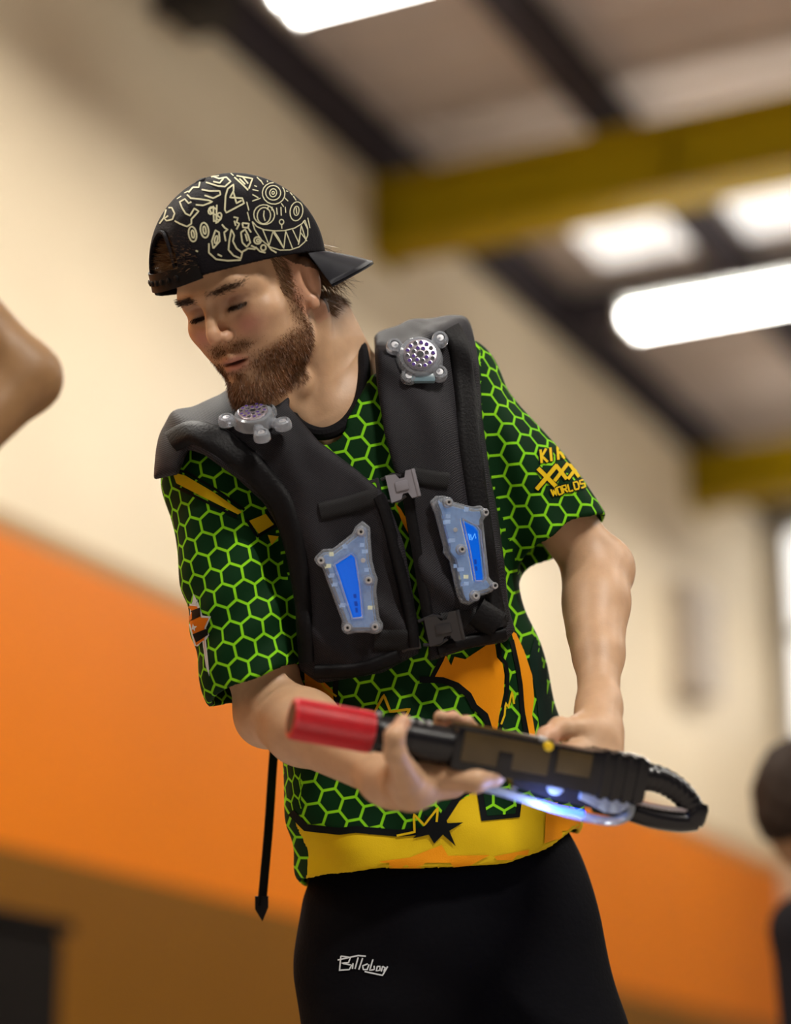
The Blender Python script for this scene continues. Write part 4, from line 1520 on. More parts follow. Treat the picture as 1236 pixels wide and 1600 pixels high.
# ---- the scribbled drawings
CB = bvh_of(cap)
M_chalk = mat('pale_print', (.50, .47, .30), .7, noise=(200, .25))
Z7 = lambda pts: [(220 + x / 4.414, 250 + y / 4.414) for x, y in pts]
def ring(cx, cy, rx_, ry_, rot=0, n=18, a0=0, a1=2 * math.pi):
    return [(cx + rx_ * math.cos(t) * math.cos(rot) - ry_ * math.sin(t) * math.sin(rot), cy + rx_ * math.cos(t) * math.sin(rot) + ry_ * math.sin(t) * math.cos(rot)) for t in np.linspace(a0, a1, n)]
draw = {
 'doodle_eye': [ring(915, 232, 78, 74, .3), ring(912, 228, 52, 50, .3), ring(912, 228, 24, 28, .2), ring(912, 228, 9, 11, .2, 8)] +
    [[(840 + 30 * math.cos(t) - 20, 330 + 0), (850, 300)] for t in ()] +
    [[(800, 185), (782, 178)], [(810, 215), (770, 205)], [(825, 265), (768, 285)], [(770, 240), (810, 262)], [(880, 318), (872, 345)], [(905, 325), (903, 350)], [(1000, 215), (1030, 222)], [(990, 262), (1015, 285)], [(968, 300), (985, 325)], [(845, 172), (825, 140)], [(875, 155), (862, 120)], [(905, 150), (900, 112)], [(940, 158), (950, 122)], [(968, 172), (990, 145)]],
 'doodle_face': [ring(850, 378, 72, 68, .2), ring(848, 385, 46, 56, .1), [(850, 350), (846, 385), (856, 420)], ring(1072, 355, 44, 66, .15), ring(1072, 352, 18, 32, .1), [(1070, 330), (1074, 372)],
    ring(970, 428, 15, 17), [(970, 445), (972, 475)], [(935, 330), (940, 378)], [(965, 325), (968, 385)], [(995, 325), (998, 365)],
    [(768, 425), (800, 460), (850, 482), (920, 490), (990, 488), (1060, 470), (1110, 440), (1130, 415)],
    [(768, 425), (785, 480), (830, 550), (890, 600), (960, 622), (1030, 620), (1090, 600), (1130, 565), (1150, 520), (1150, 470), (1130, 415)],
    [(840, 480), (885, 590), (910, 495), (985, 610), (998, 490), (1045, 610)], [(1045, 480), (1090, 575), (1105, 450), (1135, 545)], [(920, 495), (950, 540), (985, 610)], [(1085, 585), (1100, 500), (1145, 560)],
    [(1150, 400), (1165, 470)], [(1120, 420), (1150, 480)]],
 'doodle_letters': [[(580, 345), (585, 250), (600, 200), (640, 170), (640, 215), (615, 260), (700, 265), (712, 300), (590, 365), (580, 345)], [(640, 225), (660, 300), (695, 280)],
    [(130, 440), (160, 400), (180, 330), (215, 330), (235, 370), (220, 410), (180, 420), (165, 405), (190, 385)],
    [(235, 420), (270, 440), (320, 460), (350, 440), (350, 410), (400, 355), (370, 335), (340, 385), (310, 370), (285, 330), (270, 290), (305, 270), (330, 300), (350, 290)],
    [(320, 240), (345, 265), (400, 270), (470, 280), (495, 290), (430, 315), (380, 310)], [(420, 205), (470, 215), (545, 215), (550, 240), (500, 265), (440, 245)], [(450, 155), (530, 180), (580, 185), (620, 150), (590, 120), (540, 130), (500, 115), (470, 120)],
    [(330, 225), (360, 190), (400, 190), (410, 140), (435, 135)], [(500, 150), (545, 160), (570, 130)], [(645, 120), (700, 170), (740, 210)], [(660, 110), (770, 130), (745, 200)], [(680, 130), (720, 170)], [(700, 115), (740, 165)]],
 'doodle_dollar': [[(525, 345), (500, 325), (475, 340), (485, 365), (530, 385), (555, 405), (530, 430), (500, 415)], [(525, 310), (520, 440)], [(500, 318), (505, 428)], ring(485, 350, 18, 26, .3, 10), ring(540, 390, 17, 26, .3, 10)],
 'doodle_zeros': [ring(358, 512, 27, 52, -.15), ring(360, 512, 10, 28, -.15, 10), ring(440, 485, 28, 52, -.15), ring(440, 485, 10, 28, -.15, 10)],
 'doodle_flames': [[(500, 610), (490, 560), (515, 485), (540, 500), (545, 560), (500, 610)], ring(520, 550, 10, 28, .2, 10), [(610, 560), (605, 620), (640, 660), (690, 680), (700, 640), (660, 610), (635, 560), (645, 520), (625, 480), (610, 560)],
    [(470, 575), (470, 640), (520, 685), (600, 695), (690, 690)], [(530, 650), (560, 665)], [(560, 445), (580, 470), (600, 480), (575, 500), (585, 560)], [(640, 395), (670, 400), (660, 430), (680, 440), (660, 480)], [(645, 420), (655, 455)],
    [(690, 500), (720, 480), (740, 520), (755, 570), (730, 600), (700, 570), (690, 500)], [(720, 510), (735, 560)], [(700, 435), (745, 440), (740, 470), (705, 465), (700, 435)], [(735, 460), (760, 500)],
    ring(805, 555, 24, 24), ring(808, 556, 10, 10, 0, 8), ring(845, 605, 18, 20, 0, 10), [(790, 600), (820, 630), (860, 640)], [(690, 640), (740, 610), (790, 615)], [(380, 625), (395, 632)], [(760, 590), (800, 610)], [(870, 580), (900, 620), (935, 640)]],
 'doodle_hatching': [[(640, 60), (670, 90)], [(665, 55), (695, 88)], [(690, 52), (720, 85)], [(720, 55), (745, 85)], [(750, 60), (772, 92)], [(780, 70), (800, 105)], [(600, 75), (640, 110)], [(800, 120), (830, 150)], [(850, 85), (880, 115)], [(880, 100), (910, 130)], [(920, 115), (945, 145)], [(960, 150), (985, 180)], [(990, 180), (1015, 210)], [(1020, 215), (1045, 245)], [(1050, 250), (1070, 280)], [(730, 290), (745, 350)], [(735, 360), (750, 420)], [(490, 100), (560, 95)], [(480, 115), (540, 110)], [(300, 230), (330, 215)], [(250, 270), (280, 250)], [(110, 420), (150, 370)], [(130, 380), (165, 330)]],
}
for nm, ps in draw.items():
    wd = 1.6 if nm in ('doodle_hatching', 'doodle_face', 'doodle_eye') else 2.4
    o = print_lines(nm, [Z7(p) for p in ps], wd, CB, M_chalk, cap, .0007, 2.5)
    if o: tag(o, kind='stuff')

# ================================================================== VEST
vest = empty('laser_tag_vest', (FOOT[0], FOOT[1], W(L(690, 1040, .1))[0][2]),
             'black padded laser tag vest with blue lit sensors worn over the green jersey', 'vest')
M_weave = weave_material('vest_weave', (.0018, .0017, .0022), (.036, .033, .041), 2000)
M_bind = mat('vest_binding', (.0038, .0033, .0042), .55, spec=.18, noise=(30, .3), bump=(260, .25))
M_web = weave_material('webbing', (.003, .003, .0035), (.025, .024, .026), 2300)
vt = Loft(ROWS, DEP, KC, -.10, grow=.004)
def poly_m(pts, k=.10): return [tuple(L(x, y, k)[:2]) for x, y in pts]
PANEL_R = poly_m([(576, 440), (728, 440), (742, 500), (752, 560), (757, 650), (768, 740), (780, 800), (788, 860), (797, 950), (807, 986), (790, 1004), (735, 1012), (668, 1032), (668, 985), (655, 920), (640, 830), (618, 745), (600, 680), (588, 600)])
PANEL_L = poly_m([(250, 585), (458, 560), (452, 635), (500, 690), (560, 735), (605, 775), (632, 850), (648, 940), (656, 1018), (600, 1048), (500, 1066), (468, 1045), (462, 950), (452, 870), (436, 825), (412, 786), (372, 748), (322, 712), (296, 704), (280, 742), (236, 750), (236, 600)])
pad = ell(L(366, 742, .015), (.096, .082, .105), rz(.32))
def vform(P):
    d = smax(vt(P), halfplane((270, 706), (742, 518))(P), .045)
    d = smin(d, rcone(L(600, 612, -.03), L(705, 586, -.035), .058, .054)(P), .03)
    return smin(d, pad(P), .03)
def pleats(P):
    u, v = torso.uv(P)
    return -np.abs(np.sin(u * 34 + v * 15 + .8 * np.sin(v * 19))) ** 5 * .0065 * np.clip((v - .20) / .1, .3, 1) + np.sin(u * 88 - v * 22 + 1) * .0012 + wob(P, 34) * .0022
def panel_f(poly, thick, soft=.012):
    def f(P):
        d = vform(P) + pleats(P)
        sh = np.maximum(d - thick, -(d - .001))
        return smax(sh, polysd(P[:, 0], P[:, 1], poly), soft)
    return f
NECKCUT = rcone(L(505, 560, .0), L(515, 640, .03), .066, .060)
def right_f(P): return smax(panel_f(PANEL_R, .018)(P), -NECKCUT(P), .01)
def left_f(P): return smax(panel_f(PANEL_L, .020, .013)(P), -NECKCUT(P), .01)
def build_panel(f, name, x0, x1, y0, y1):
    v, q = nets(f, L(x0, y0, -.19) - [.02, .01, 0], L(x1, y1, .22) + [.02, .01, 0], .0029)
    u, w = torso.uv(v[q].reshape(-1, 3))
    k = v[q].reshape(-1, 3)[:, 2]
    return mk(name, W(v), q, M_weave, vest, True, uv=np.stack([u + .25 * k, w - .5 * k], 1))
pan_r = build_panel(right_f, 'front_panel', 560, 830, 1060, 470)
pan_l = build_panel(left_f, 'front_panel', 215, 680, 1090, 570)
# back panel joining the two halves out of sight
BACKP = poly_m([(330, 690), (560, 610), (740, 545), (790, 800), (800, 990), (470, 1060), (455, 870)], -.1)
def back_f(P):
    d = vform(P); sh = np.maximum(d - .018, -(d - .001))
    return smax(smax(sh, polysd(P[:, 0], P[:, 1], BACKP), .012), P[:, 2] + .03, .01)
v, q = nets(back_f, L(300, 1090, -.22), L(830, 540, 0), .005)
mk('back_panel', W(v), q, M_bind, vest, True)
VB = bvh_of(pan_r, pan_l); VJ = bvh_of(pan_r, pan_l, jersey)
# padded bindings along the edges
strap_on('edge_binding', [(704, 516), (719, 545), (728, 620), (735, 700), (746, 780), (758, 850), (770, 930), (780, 980)], [34, 34, 34, 32, 28, 24], .006, VB, M_bind, vest)
strap_on('edge_binding', [(588, 545), (600, 620), (614, 690), (632, 750), (648, 830), (664, 920), (674, 1000)], [24, 26, 24, 20, 18], .005, VB, M_bind, vest)
strap_on('edge_binding', [(268, 690), (300, 672), (345, 690), (395, 730), (438, 782), (462, 850), (474, 940), (480, 1035)], [34, 44, 42, 36, 30, 24, 22], .006, VB, M_bind, vest)
strap_on('edge_binding', [(468, 668), (520, 712), (575, 752), (606, 800), (628, 870), (640, 950), (646, 1010)], [22, 20, 18, 18, 16], .005, VB, M_bind, vest)
strap_on('edge_binding', [(484, 1050), (560, 1048), (640, 1018)], 22, .005, VB, M_bind, vest)
strap_on('edge_binding', [(682, 1014), (740, 1000), (796, 988)], 20, .005, VB, M_bind, vest)
# webbing straps across the gap
strap_on('webbing_strap', [(640, 742), (670, 748), (700, 752)], 28, .003, VB, M_web, vest)
strap_on('webbing_strap', [(500, 800), (545, 790), (590, 775)], 30, .003, VB, M_web, vest)
strap_on('webbing_strap', [(585, 1000), (620, 1002), (650, 996)], 34, .003, VB, M_web, vest)
strap_on('webbing_strap', [(690, 975), (740, 968), (790, 955)], 34, .003, VB, M_web, vest)
strap_on('webbing_strap', [(505, 720), (540, 722), (570, 745)], 20, .003, VB, M_web, vest)
# stitched ribbed pocket low on the panel
strap_on('ribbed_pocket', [(742, 955), (775, 975)], 50, .008, VB, M_bind, vest)

# a flat local frame on the vest at a photo point
class Frame:
    def __init__(s, px, py, bv, r=26, tilt=None):
        pts = []; nr = np.zeros(3)
        for dx in (-r, 0, r):
            for dy in (-r, 0, r):
                p, n = hit(bv, px + dx, py + dy)
                if p is None: continue
                q = unW(np.array(p))[0]; 
                nn = np.array([np.array(n) @ RIGHT, np.array(n) @ UP, np.array(n) @ BACK])
                if nn[2] < 0: nn = -nn
                pts.append(q); nr += nn
        if tilt is not None: nr = np.array(tilt, float)
        s.n = nr / np.linalg.norm(nr)
        p0 = np.array(pts)
        s.o = L(px, py, 0); c = p0.mean(0)
        # point on the ray through px,py at the mean plane
        s.c = s.ray(px, py, c)
        s.c = s.c + s.n * max(0, np.percentile((p0 - s.c) @ s.n, 80))
    def ray(s, px, py, c):
        d = np.array([(px - 618) / FPX, (800 - py) / FPX, -1.0]); o = np.array([0, 0, D0])
        t = ((c - o) @ s.n) / (d @ s.n)
        return o + d * t
    def at(s, px, py, h=0.0):
        return s.ray(px, py, s.c) + s.n * h

M_clear = mat('clear_plastic', (.88, .92, .97), .06, spec=.8, trans=.88, ior=1.42)
M_clear2 = mat('frosted_clear_plastic', (.74, .78, .86), .12, spec=.8, trans=.78, ior=1.42)
M_board = mat('glowing_blue_board', (.10, .22, .36), .4, emit=(.10, .30, .75), estr=.22, noise=(220, .8))  # board itself glows, standing in for LED light inside the sensor
M_lcd = mat('blue_screen', (.0, .03, .12), .25, emit=(.0, .11, .70), estr=.70, noise=(300, .3))
M_lcd2 = mat('screen_mark', (.0, .02, .1), .4, emit=(.0, .05, .45), estr=.5)
M_lcd3 = mat('screen_glyph', (.1, .3, .5), .4, emit=(.08, .35, .95), estr=.8)
M_led = mat('pale_led', (.7, .7, .5), .4, emit=(.85, .82, .45), estr=.25)
M_led2 = mat('blue_led', (.4, .6, .9), .4, emit=(.35, .55, 1.0), estr=.12)
M_screw = mat('steel_screw', (.55, .55, .58), .35, metal=.6)
M_dark = mat('dark_hole', (.008, .007, .010), .5)

def solid2d(fr, f2, h0, h1, name, m, parent, bbox, step=1.3, rnd=.0012):
    """a moulded plate: 2-D outline in photo pixels on the frame's plane, extruded along its normal"""
    x0, x1, y0, y1 = bbox
    c0 = fr.at((x0 + x1) / 2, (y0 + y1) / 2)
    ex = fr.at(x1, (y0 + y1) / 2) - fr.at(x0, (y0 + y1) / 2); sx = np.linalg.norm(ex) / (x1 - x0)
    ey = fr.at((x0 + x1) / 2, y1) - fr.at((x0 + x1) / 2, y0); sy = np.linalg.norm(ey) / (y1 - y0)
    sc = (sx + sy) / 2
    def f(P):      # P: px, py, height / sc
        d2 = f2(P[:, 0], P[:, 1]); dz = np.abs(P[:, 2] - (h0 + h1) / 2 / sc) - (h1 - h0) / 2 / sc
        return smax(d2, dz, rnd / sc * 2)
    v, q = nets(f, (x0 - 4, y0 - 4, h0 / sc - 4), (x1 + 4, y1 + 4, h1 / sc + 4), step, 16)
    P = np.array([fr.at(a[0], a[1], a[2] * sc) for a in v])
    return mk(name, W(P), q[:, ::-1], m, parent, True)

def chest_sensor(fr, outline, lugs, win, small, leds, name_label, glyph=None, marks=()):
    root = empty_child('chest_sensor', vest, fr.at(*win[0]))
    root['label'] = name_label
    xs = [p[0] for p in outline] + [l[0] for l in lugs]; ys = [p[1] for p in outline] + [l[1] for l in lugs]
    bb = (min(xs) - 14, max(xs) + 14, min(ys) - 14, max(ys) + 14)
    def base(X, Y):
        d = polysd(X, Y, outline) - 2
        for lx, ly, lr in lugs: d = smin(d, np.hypot(X - lx, Y - ly) - lr, 5)
        return d
    def up(X, Y):
        d = polysd(X, Y, outline) + 3
        for lx, ly, lr in lugs: d = smin(d, np.hypot(X - lx, Y - ly) - (lr - 3), 4)
        w = polysd(X, Y, win)
        return smax(d, -(w - 1.5), 2)
    solid2d(fr, base, .0005, .006, 'base_plate', M_clear2, root, bb)
    solid2d(fr, lambda X, Y: polysd(X, Y, outline) + 6, .0062, .0078, 'circuit_board', M_board, root, bb)
    solid2d(fr, up, .0080, .0165, 'cover', M_clear, root, bb)
    solid2d(fr, lambda X, Y: polysd(X, Y, win) + 1, .0082, .0125, 'screen', M_lcd, root, bb)
    # cast rim round the screen
    rim = MB(); rim.tube([fr.at(*p, .0165) for p in resample(win, 6, True)] + [fr.at(*win[0], .0165)], .0011, 6)
    rim.build('screen_rim', M_clear2, root, W)
    for lx, ly, lr in lugs:
        p = fr.at(lx, ly, .0160)
        b = MB(); b.lathe(p, fr.n, [(0, (lr - 3) * .00078), (.0035, (lr - 3.5) * .00078), (.0042, (lr - 5) * .00078)], 18)
        b.build('boss', M_clear2, root, W)
        b = MB(); b.lathe(p + fr.n * .0042, fr.n, [(0, .0042), (.0016, .0038), (.0018, .0022), (.0008, .0018)], 14)
        b.build('screw', M_screw, root, W)
        b = MB(); b.lathe(p + fr.n * .0051, fr.n, [(0, .0018), (.0003, .0016)], 8)
        b.build('screw_socket', M_dark, root, W)
    for lx, ly in small:
        b = MB(); b.lathe(fr.at(lx, ly, .0165), fr.n, [(0, .0030), (.001, .0026), (.0011, .0012)], 10)
        b.build('rivet', M_screw, root, W)
    for lx, ly, kind in leds:
        b = MB()
        e = [fr.at(lx + a, ly + b2, .0085) for a, b2 in ((-3.5, -3), (3.5, -3), (3.5, 3), (-3.5, 3))]
        t = [x + fr.n * .0012 for x in e]
        b.add(e + t, [(0,1,2,3),(4,7,6,5),(0,4,5,1),(1,5,6,2),(2,6,7,3),(3,7,4,0)])
        b.build('led', M_led if kind else M_led2, root, W, smooth=False)
    for mk_ in marks:
        b = MB(); V = [fr.at(x, y, .0129) for x, y in mk_]
        b.add(V, [tuple(range(len(V)))]); b.build('screen_mark', M_lcd2, root, W, smooth=False)
    if glyph:
        for path in glyph:
            b = MB(); b.tube([fr.at(x, y, .0129) for x, y in path], .0007, 5); b.build('screen_glyph', M_lcd3, root, W)
    return root

def empty_child(name, parent, q):
    o = bpy.data.objects.new(name, None); o.empty_display_size = .02
    COL.objects.link(o)
    o.parent = parent; o.location = WV(q) - origin_of(parent)
    return o

ZA = lambda x, y: (480 + x / 8, 800 + y / 8)
fa = Frame(550, 905, VB, 40)
oa = [ZA(*p) for p in [(110, 590), (200, 480), (330, 470), (600, 260), (690, 130), (770, 200), (800, 600), (860, 850), (850, 1000), (900, 1400), (850, 1490), (510, 1490), (440, 1330), (200, 680)]]
wa = [ZA(*p) for p in [(345, 650), (560, 515), (610, 560), (670, 950), (700, 1310), (570, 1325), (400, 800)]]
chest_sensor(fa, oa, [(*ZA(185, 600), 10), (*ZA(680, 245), 12), (*ZA(775, 845), 12), (*ZA(515, 1435), 11), (*ZA(855, 1425), 12)], wa,
             [ZA(705, 600)], [(*ZA(275, 670), 1), (*ZA(790, 1190), 1), (*ZA(690, 410), 0), (*ZA(715, 490), 0), (*ZA(355, 900), 0), (*ZA(450, 1160), 0), (*ZA(315, 790), 0), (*ZA(745, 720), 0), (*ZA(310, 525), 1), (*ZA(480, 430), 0)],
             'clear chest sensor with blue screen on the shadowed panel, left in the picture',
             marks=[[ZA(580, 1020), ZA(620, 1020), ZA(622, 1070), ZA(590, 1070)], [ZA(590, 1110), ZA(630, 1110), ZA(640, 1170), ZA(600, 1170)], [ZA(605, 1190), ZA(635, 1190), ZA(640, 1250), ZA(612, 1250)]])
ZB = lambda x, y: (660 + x / 8, 760 + y / 8)
fb = Frame(718, 862, VB, 34)
ob = [ZB(*p) for p in [(95, 200), (160, 135), (300, 190), (600, 270), (700, 260), (760, 340), (720, 440), (790, 1130), (870, 1250), (800, 1330), (650, 1370), (560, 1470), (470, 1450), (430, 1360), (340, 930), (260, 830), (265, 760), (150, 330)]]
wb = [ZB(*p) for p in [(430, 420), (600, 500), (650, 560), (715, 1150), (690, 1195), (590, 1190), (520, 800)]]
chest_sensor(fb, ob, [(*ZB(240, 215), 12), (*ZB(700, 340), 10), (*ZB(405, 800), 12), (*ZB(575, 1375), 12), (*ZB(815, 1250), 9)], wb,
             [ZB(340, 555)], [(*ZB(495, 1135), 1), (*ZB(270, 380), 0), (*ZB(270, 450), 0), (*ZB(380, 1000), 0), (*ZB(500, 1220), 0), (*ZB(500, 300), 0), (*ZB(440, 1040), 0), (*ZB(330, 680), 0)],
             'clear chest sensor with blue screen on the lighter panel, right in the picture',
             glyph=[[ZB(520, 600), ZB(540, 680)], [ZB(545, 610), ZB(560, 680), ZB(600, 600), ZB(612, 660)]],
             marks=[[ZB(590, 920), ZB(620, 920), ZB(622, 980), ZB(594, 980)], [ZB(600, 1005), ZB(628, 1005), ZB(632, 1060), ZB(606, 1060)]])

# round shoulder sensors
def shoulder_sensor(fr, cx, cy, rx_, ry_, lugs, holes_tilt, label, conn=None):
    root = empty_child('shoulder_sensor', vest, fr.at(cx, cy)); root['label'] = label
    n = fr.n
    ex = fr.at(cx + 1, cy) - fr.at(cx, cy); ex = ex / np.linalg.norm(ex); ey = np.cross(n, ex)
    R = rx_ * .00078
    c = fr.at(cx, cy)
    b = MB(); b.lathe(c, n, [(0, R * 1.02), (.003, R * 1.02), (.006, R * .98), (.010, R * .95), (.0135, R * .88), (.0150, R * .76), (.0146, R * .70)], 32)
    b.build('housing', M_clear2, root, W)
    b = MB(); b.lathe(c + n * .0135, n, [(0, R * .74), (.003, R * .72), (.0036, R * .66)], 28)
    refl = b.build('reflector', mat('chrome_reflector', (.62, .58, .66), .22, metal=.85), root, W)
    M_cup = mat('violet_cup', (.035, .015, .06), .25, emit=(.12, .05, .40), estr=.25)
    for ringr, cnt, hr in ((0, 1, .16), (.30, 8, .085), (.56, 14, .085)):
        for i in range(cnt):
            t = 2 * math.pi * i / cnt + ringr
            p = c + n * .0171 + (ex * math.cos(t) + ey * math.sin(t)) * R * ringr
            b = MB(); b.lathe(p - n * .0005, n, [(0, R * hr * 1.25), (.0012, R * hr * 1.2), (.0013, R * hr * .95), (.0002, R * hr * .8)], 12)
            b.build('lens_ring', MATS['chrome_reflector'], refl, W)
            b = MB(); b.lathe(p - n * .0004, n, [(0, R * hr * .9), (.0008, R * hr * .85)], 10)
            b.build('lens_hole', M_cup if i % 3 else M_dark, refl, W)
    for (lx, ly) in lugs:
        p = fr.at(lx, ly)
        q_ = c + (p - c) * .5
        b = MB(); b.tube([q_ + n * .004, p + n * .004], .0065, 10); b.build('lug_arm', M_clear2, root, W)
        b = MB(); b.lathe(p, n, [(0, .0105), (.006, .0105), (.010, .0090), (.0112, .0060), (.0090, .0050)], 18); b.build('boss', M_clear2, root, W)
        b = MB(); b.lathe(p + n * .0088, n, [(0, .0048), (.0012, .0042), (.0013, .0015)], 12); b.build('screw', M_screw, root, W)
    if conn:
        b = MB(); b.box((0, 0, 0), (.030, .012, .008), bev=.002)
        a0, a1 = fr.at(*conn), ex
        b.build('cable_socket', mat('blue_grey_plastic', (.13, .20, .24), .3), root, lambda v: W(a0 + n * .006 + v[:, :1] * ex + v[:, 1:2] * ey + v[:, 2:3] * n))
    return root
f1 = Frame(655, 565, VB, 26)
f1 = Frame(655, 565, VB, 26, tilt=lerp(f1.n, [0, .25, 1], .5))
shoulder_sensor(f1, 655, 563, 37, 30, [(616, 544), (687, 533), (638, 592), (686, 586)], 0, 'round clear shoulder sensor with perforated face beside his bare neck', (660, 594))
f2 = Frame(398, 668, VB, 22)
f2 = Frame(398, 668, VB, 22, tilt=[-.10, .82, .56])
shoulder_sensor(f2, 398, 660, 33, 20, [(355, 662), (410, 686), (443, 668), (420, 648)], 0, 'round clear shoulder sensor half hidden under his beard')

# buckles
def buckle(fr, c, ang, ln_, wd, m, lab, m2):
    root = empty_child('buckle', vest, fr.at(*c)); root['label'] = lab
    n = fr.n
    ex = fr.at(c[0] + math.cos(ang) * 10, c[1] + math.sin(ang) * 10) - fr.at(*c); ex /= np.linalg.norm(ex); ey = np.cross(n, ex)
    xf = lambda v: W(fr.at(*c) + v[:, :1] * ex + v[:, 1:2] * ey + v[:, 2:3] * n)
    h = ln_ / 2; w = wd / 2
    # socket with side windows
    out = [(-h*.1, -w), (h*.30, -w*.92), (h*.42, -w*.55), (h*.62, -w*.55), (h*.72, -w), (h, -w), (h, w), (h*.72, w), (h*.62, w*.55), (h*.42, w*.55), (h*.30, w*.92), (-h*.1, w)]
    b = MB(); b.prism(out, .003, .0105); b.build('socket', m, root, xf)
    b = MB(); b.box((h * .45, 0, .011), (h * .5, w * .7, .002), bev=.0008); b.build('socket_face', m, root, xf)
    b = MB()
    b.box((-h * .72, w * .86, .007), (h * .55, w * .22, .006), bev=.001); b.box((-h * .72, -w * .86, .007), (h * .55, w * .22, .006), bev=.001)
    b.box((-h * .95, 0, .007), (h * .12, w * 2, .006), bev=.001); b.box((-h * .45, 0, .007), (h * .14, w * 2, .006), bev=.001)
    b.build('prong_frame', m2, root, xf)
    for sgn in (-1, 1):
        b = MB(); b.tube([np.array((-h*.3, sgn*w*.8, .008)), np.array((h*.2, sgn*w*.98, .008)), np.array((h*.5, sgn*w*.72, .008))], .0022, 6)
        b.build('prong', m2, root, xf)
    b = MB(); b.box((h * 1.02, 0, .008), (.004, wd * 1.02, .007), bev=.001); b.build('strap_bar', m, root, xf)
M_gun_grey = mat('grey_buckle', (.22, .21, .24), .35, spec=.6)
M_bk = mat('black_buckle', (.022, .021, .024), .32, spec=.6)
fk = Frame(612, 764, VJ, 14, tilt=[-.10, .10, 1])
buckle(fk, (612, 765), math.radians(-14), .062, .034, M_gun_grey, 'grey side-release buckle', M_bk)
fk2 = Frame(672, 986, VJ, 14, tilt=[-.05, .0, 1])
buckle(fk2, (672, 986), math.radians(-12), .075, .036, M_bk, 'black side-release buckle', M_bk)
# loose webbing tail hanging at his right side
tail = spline([L(430, 1150, -.02), L(426, 1200, -.02), L(420, 1290, -.015), L(413, 1370, -.01), L(409, 1415, -.01)], 8)
mb = MB(); v = []; f = []
for i, p in enumerate(tail):
    t = tail[min(i+1, len(tail)-1)] - tail[max(i-1, 0)]; t /= np.linalg.norm(t)
    sd = np.cross(t, [.5, 0, 1]); sd /= np.linalg.norm(sd); nn = np.cross(sd, t)
    w = .0058
    v += [p + sd * w + nn * .0012, p - sd * w + nn * .0012, p - sd * w - nn * .0012, p + sd * w - nn * .0012]
for i in range(len(tail) - 1):
    for j in range(4):
        f.append((i*4+j, i*4+(j+1) % 4, i*4+4+(j+1) % 4, i*4+4+j))
f += [(0, 3, 2, 1), tuple((len(tail)-1)*4 + j for j in range(4))]
mb.add(v, f); tl = mb.build('strap_tail', M_bind, vest, W, smooth=False)
tp = MB(); e = tail[-1]
tp.prism([(-.0085, .012), (.0085, .012), (.0085, -.002), (.001, -.020), (-.0085, -.004)], -.002, .002)
tp.build('strap_tip', M_bind, vest, lambda v: W(e + v), smooth=False)
# pale cord at the other side
cd = MB(); cd.tube([*spline([L(783, 925, .06), L(792, 950, .05), L(800, 975, .045), L(806, 990, .04)], 6)], .0022, 8)
cd.build('side_cord', mat('pale_cord', (.5, .45, .42), .6), vest, W)
# ================================================================== LASER GUN
GA, GB = L(455, 1122, .405), L(1012, 1222, .300)
gx = GB - GA; GLEN = np.linalg.norm(gx); gx = gx / GLEN
gy = np.array([0, 1.0, 0]) - gx * gx[1]; gy /= np.linalg.norm(gy); gz = np.cross(gx, gy)
def G(v):
    v = np.atleast_2d(np.asarray(v, float))
    return W(GA + v[:, :1] * gx + v[:, 1:2] * gy + v[:, 2:3] * gz)
def gpix(px, py, dz=0.0):
    """photo point on the gun's side plane -> gun coordinates"""
    d = np.array([(px - 618) / FPX, (800 - py) / FPX, -1.0]); o = np.array([0, 0, D0])
    c = GA + gz * dz
    t = ((c - o) @ gz) / (d @ gz)
    p = o + d * t - GA
    return np.array([p @ gx, p @ gy, dz])
gun = empty('laser_gun', G([0.2, -.05, 0])[0], 'black laser tag gun with red muzzle, held across his body', 'gun')
M_red = mat('red_muzzle_plastic', (.55, .012, .022), .42, noise=(40, .25))
M_blkp = mat('black_gun_plastic', (.007, .0065, .008), .25, spec=.45)
M_amber = mat('smoked_amber_plastic', (.055, .034, .010), .28, spec=.6, noise=(25, .4))
M_guard = mat('clear_guard_plastic', (.62, .72, .86), .16, spec=.7, trans=.5, ior=1.4)
M_glow = mat('blue_glow_strip', (.1, .2, .9), .3, emit=(.02, .07, 1.0), estr=5.0)
x_m = gpix(580, 1145)[0]
# muzzle: a red sleeve of fine rings
nf = 56
v, f = [], []
xs_ = [0, .0015, .004, x_m - .004, x_m - .001, x_m]
for j, x in enumerate(xs_):
    for i in range(nf * 4):
        t = 2 * math.pi * i / (nf * 4)
        r = (.0232 if i % 4 in (0, 1) else .0222) if 1 < j < 4 else (.0226 if j in (1, 4) else .0212)
        v.append((x, r * math.cos(t), r * math.sin(t)))
m4 = nf * 4
for j in range(len(xs_) - 1):
    for i in range(m4):
        f.append((j*m4+i, (j+1)*m4+i, (j+1)*m4+(i+1) % m4, j*m4+(i+1) % m4))
f.append(tuple(range(m4))); f.append(tuple((len(xs_)-1)*m4 + i for i in range(m4))[::-1])
b = MB(); b.add(v, f); b.build('muzzle', M_red, gun, G, angle=.5)
b = MB(); b.lathe((-.0005, 0, 0), (1, 0, 0), [(0, .0175), (.0008, .0170), (.0009, .004)], 24); b.build('lens', M_dark, gun, G)
# barrel tube
xb = gpix(700, 1160)[0]
b = MB(); b.lathe((x_m - .001, 0, 0), (1, 0, 0), [(0, .0215), (.004, .0225), (.006, .0205), (.022, .0205), (.024, .0232), (.040, .0232), (.042, .0215), (xb - x_m + .03, .0215), (xb - x_m + .03, .01)], 36)
b.build('barrel', M_blkp, gun, G, angle=.5)
for px in (588, 640, 655, 668):
    q = gpix(px, 1120 + (px - 580) * .1)
    b = MB(); b.lathe((q[0], .0205, .008), (0, 1, .25), [(0, .004), (.003, .0036), (.0035, .001)], 10); b.build('bolt', M_screw, gun, G)
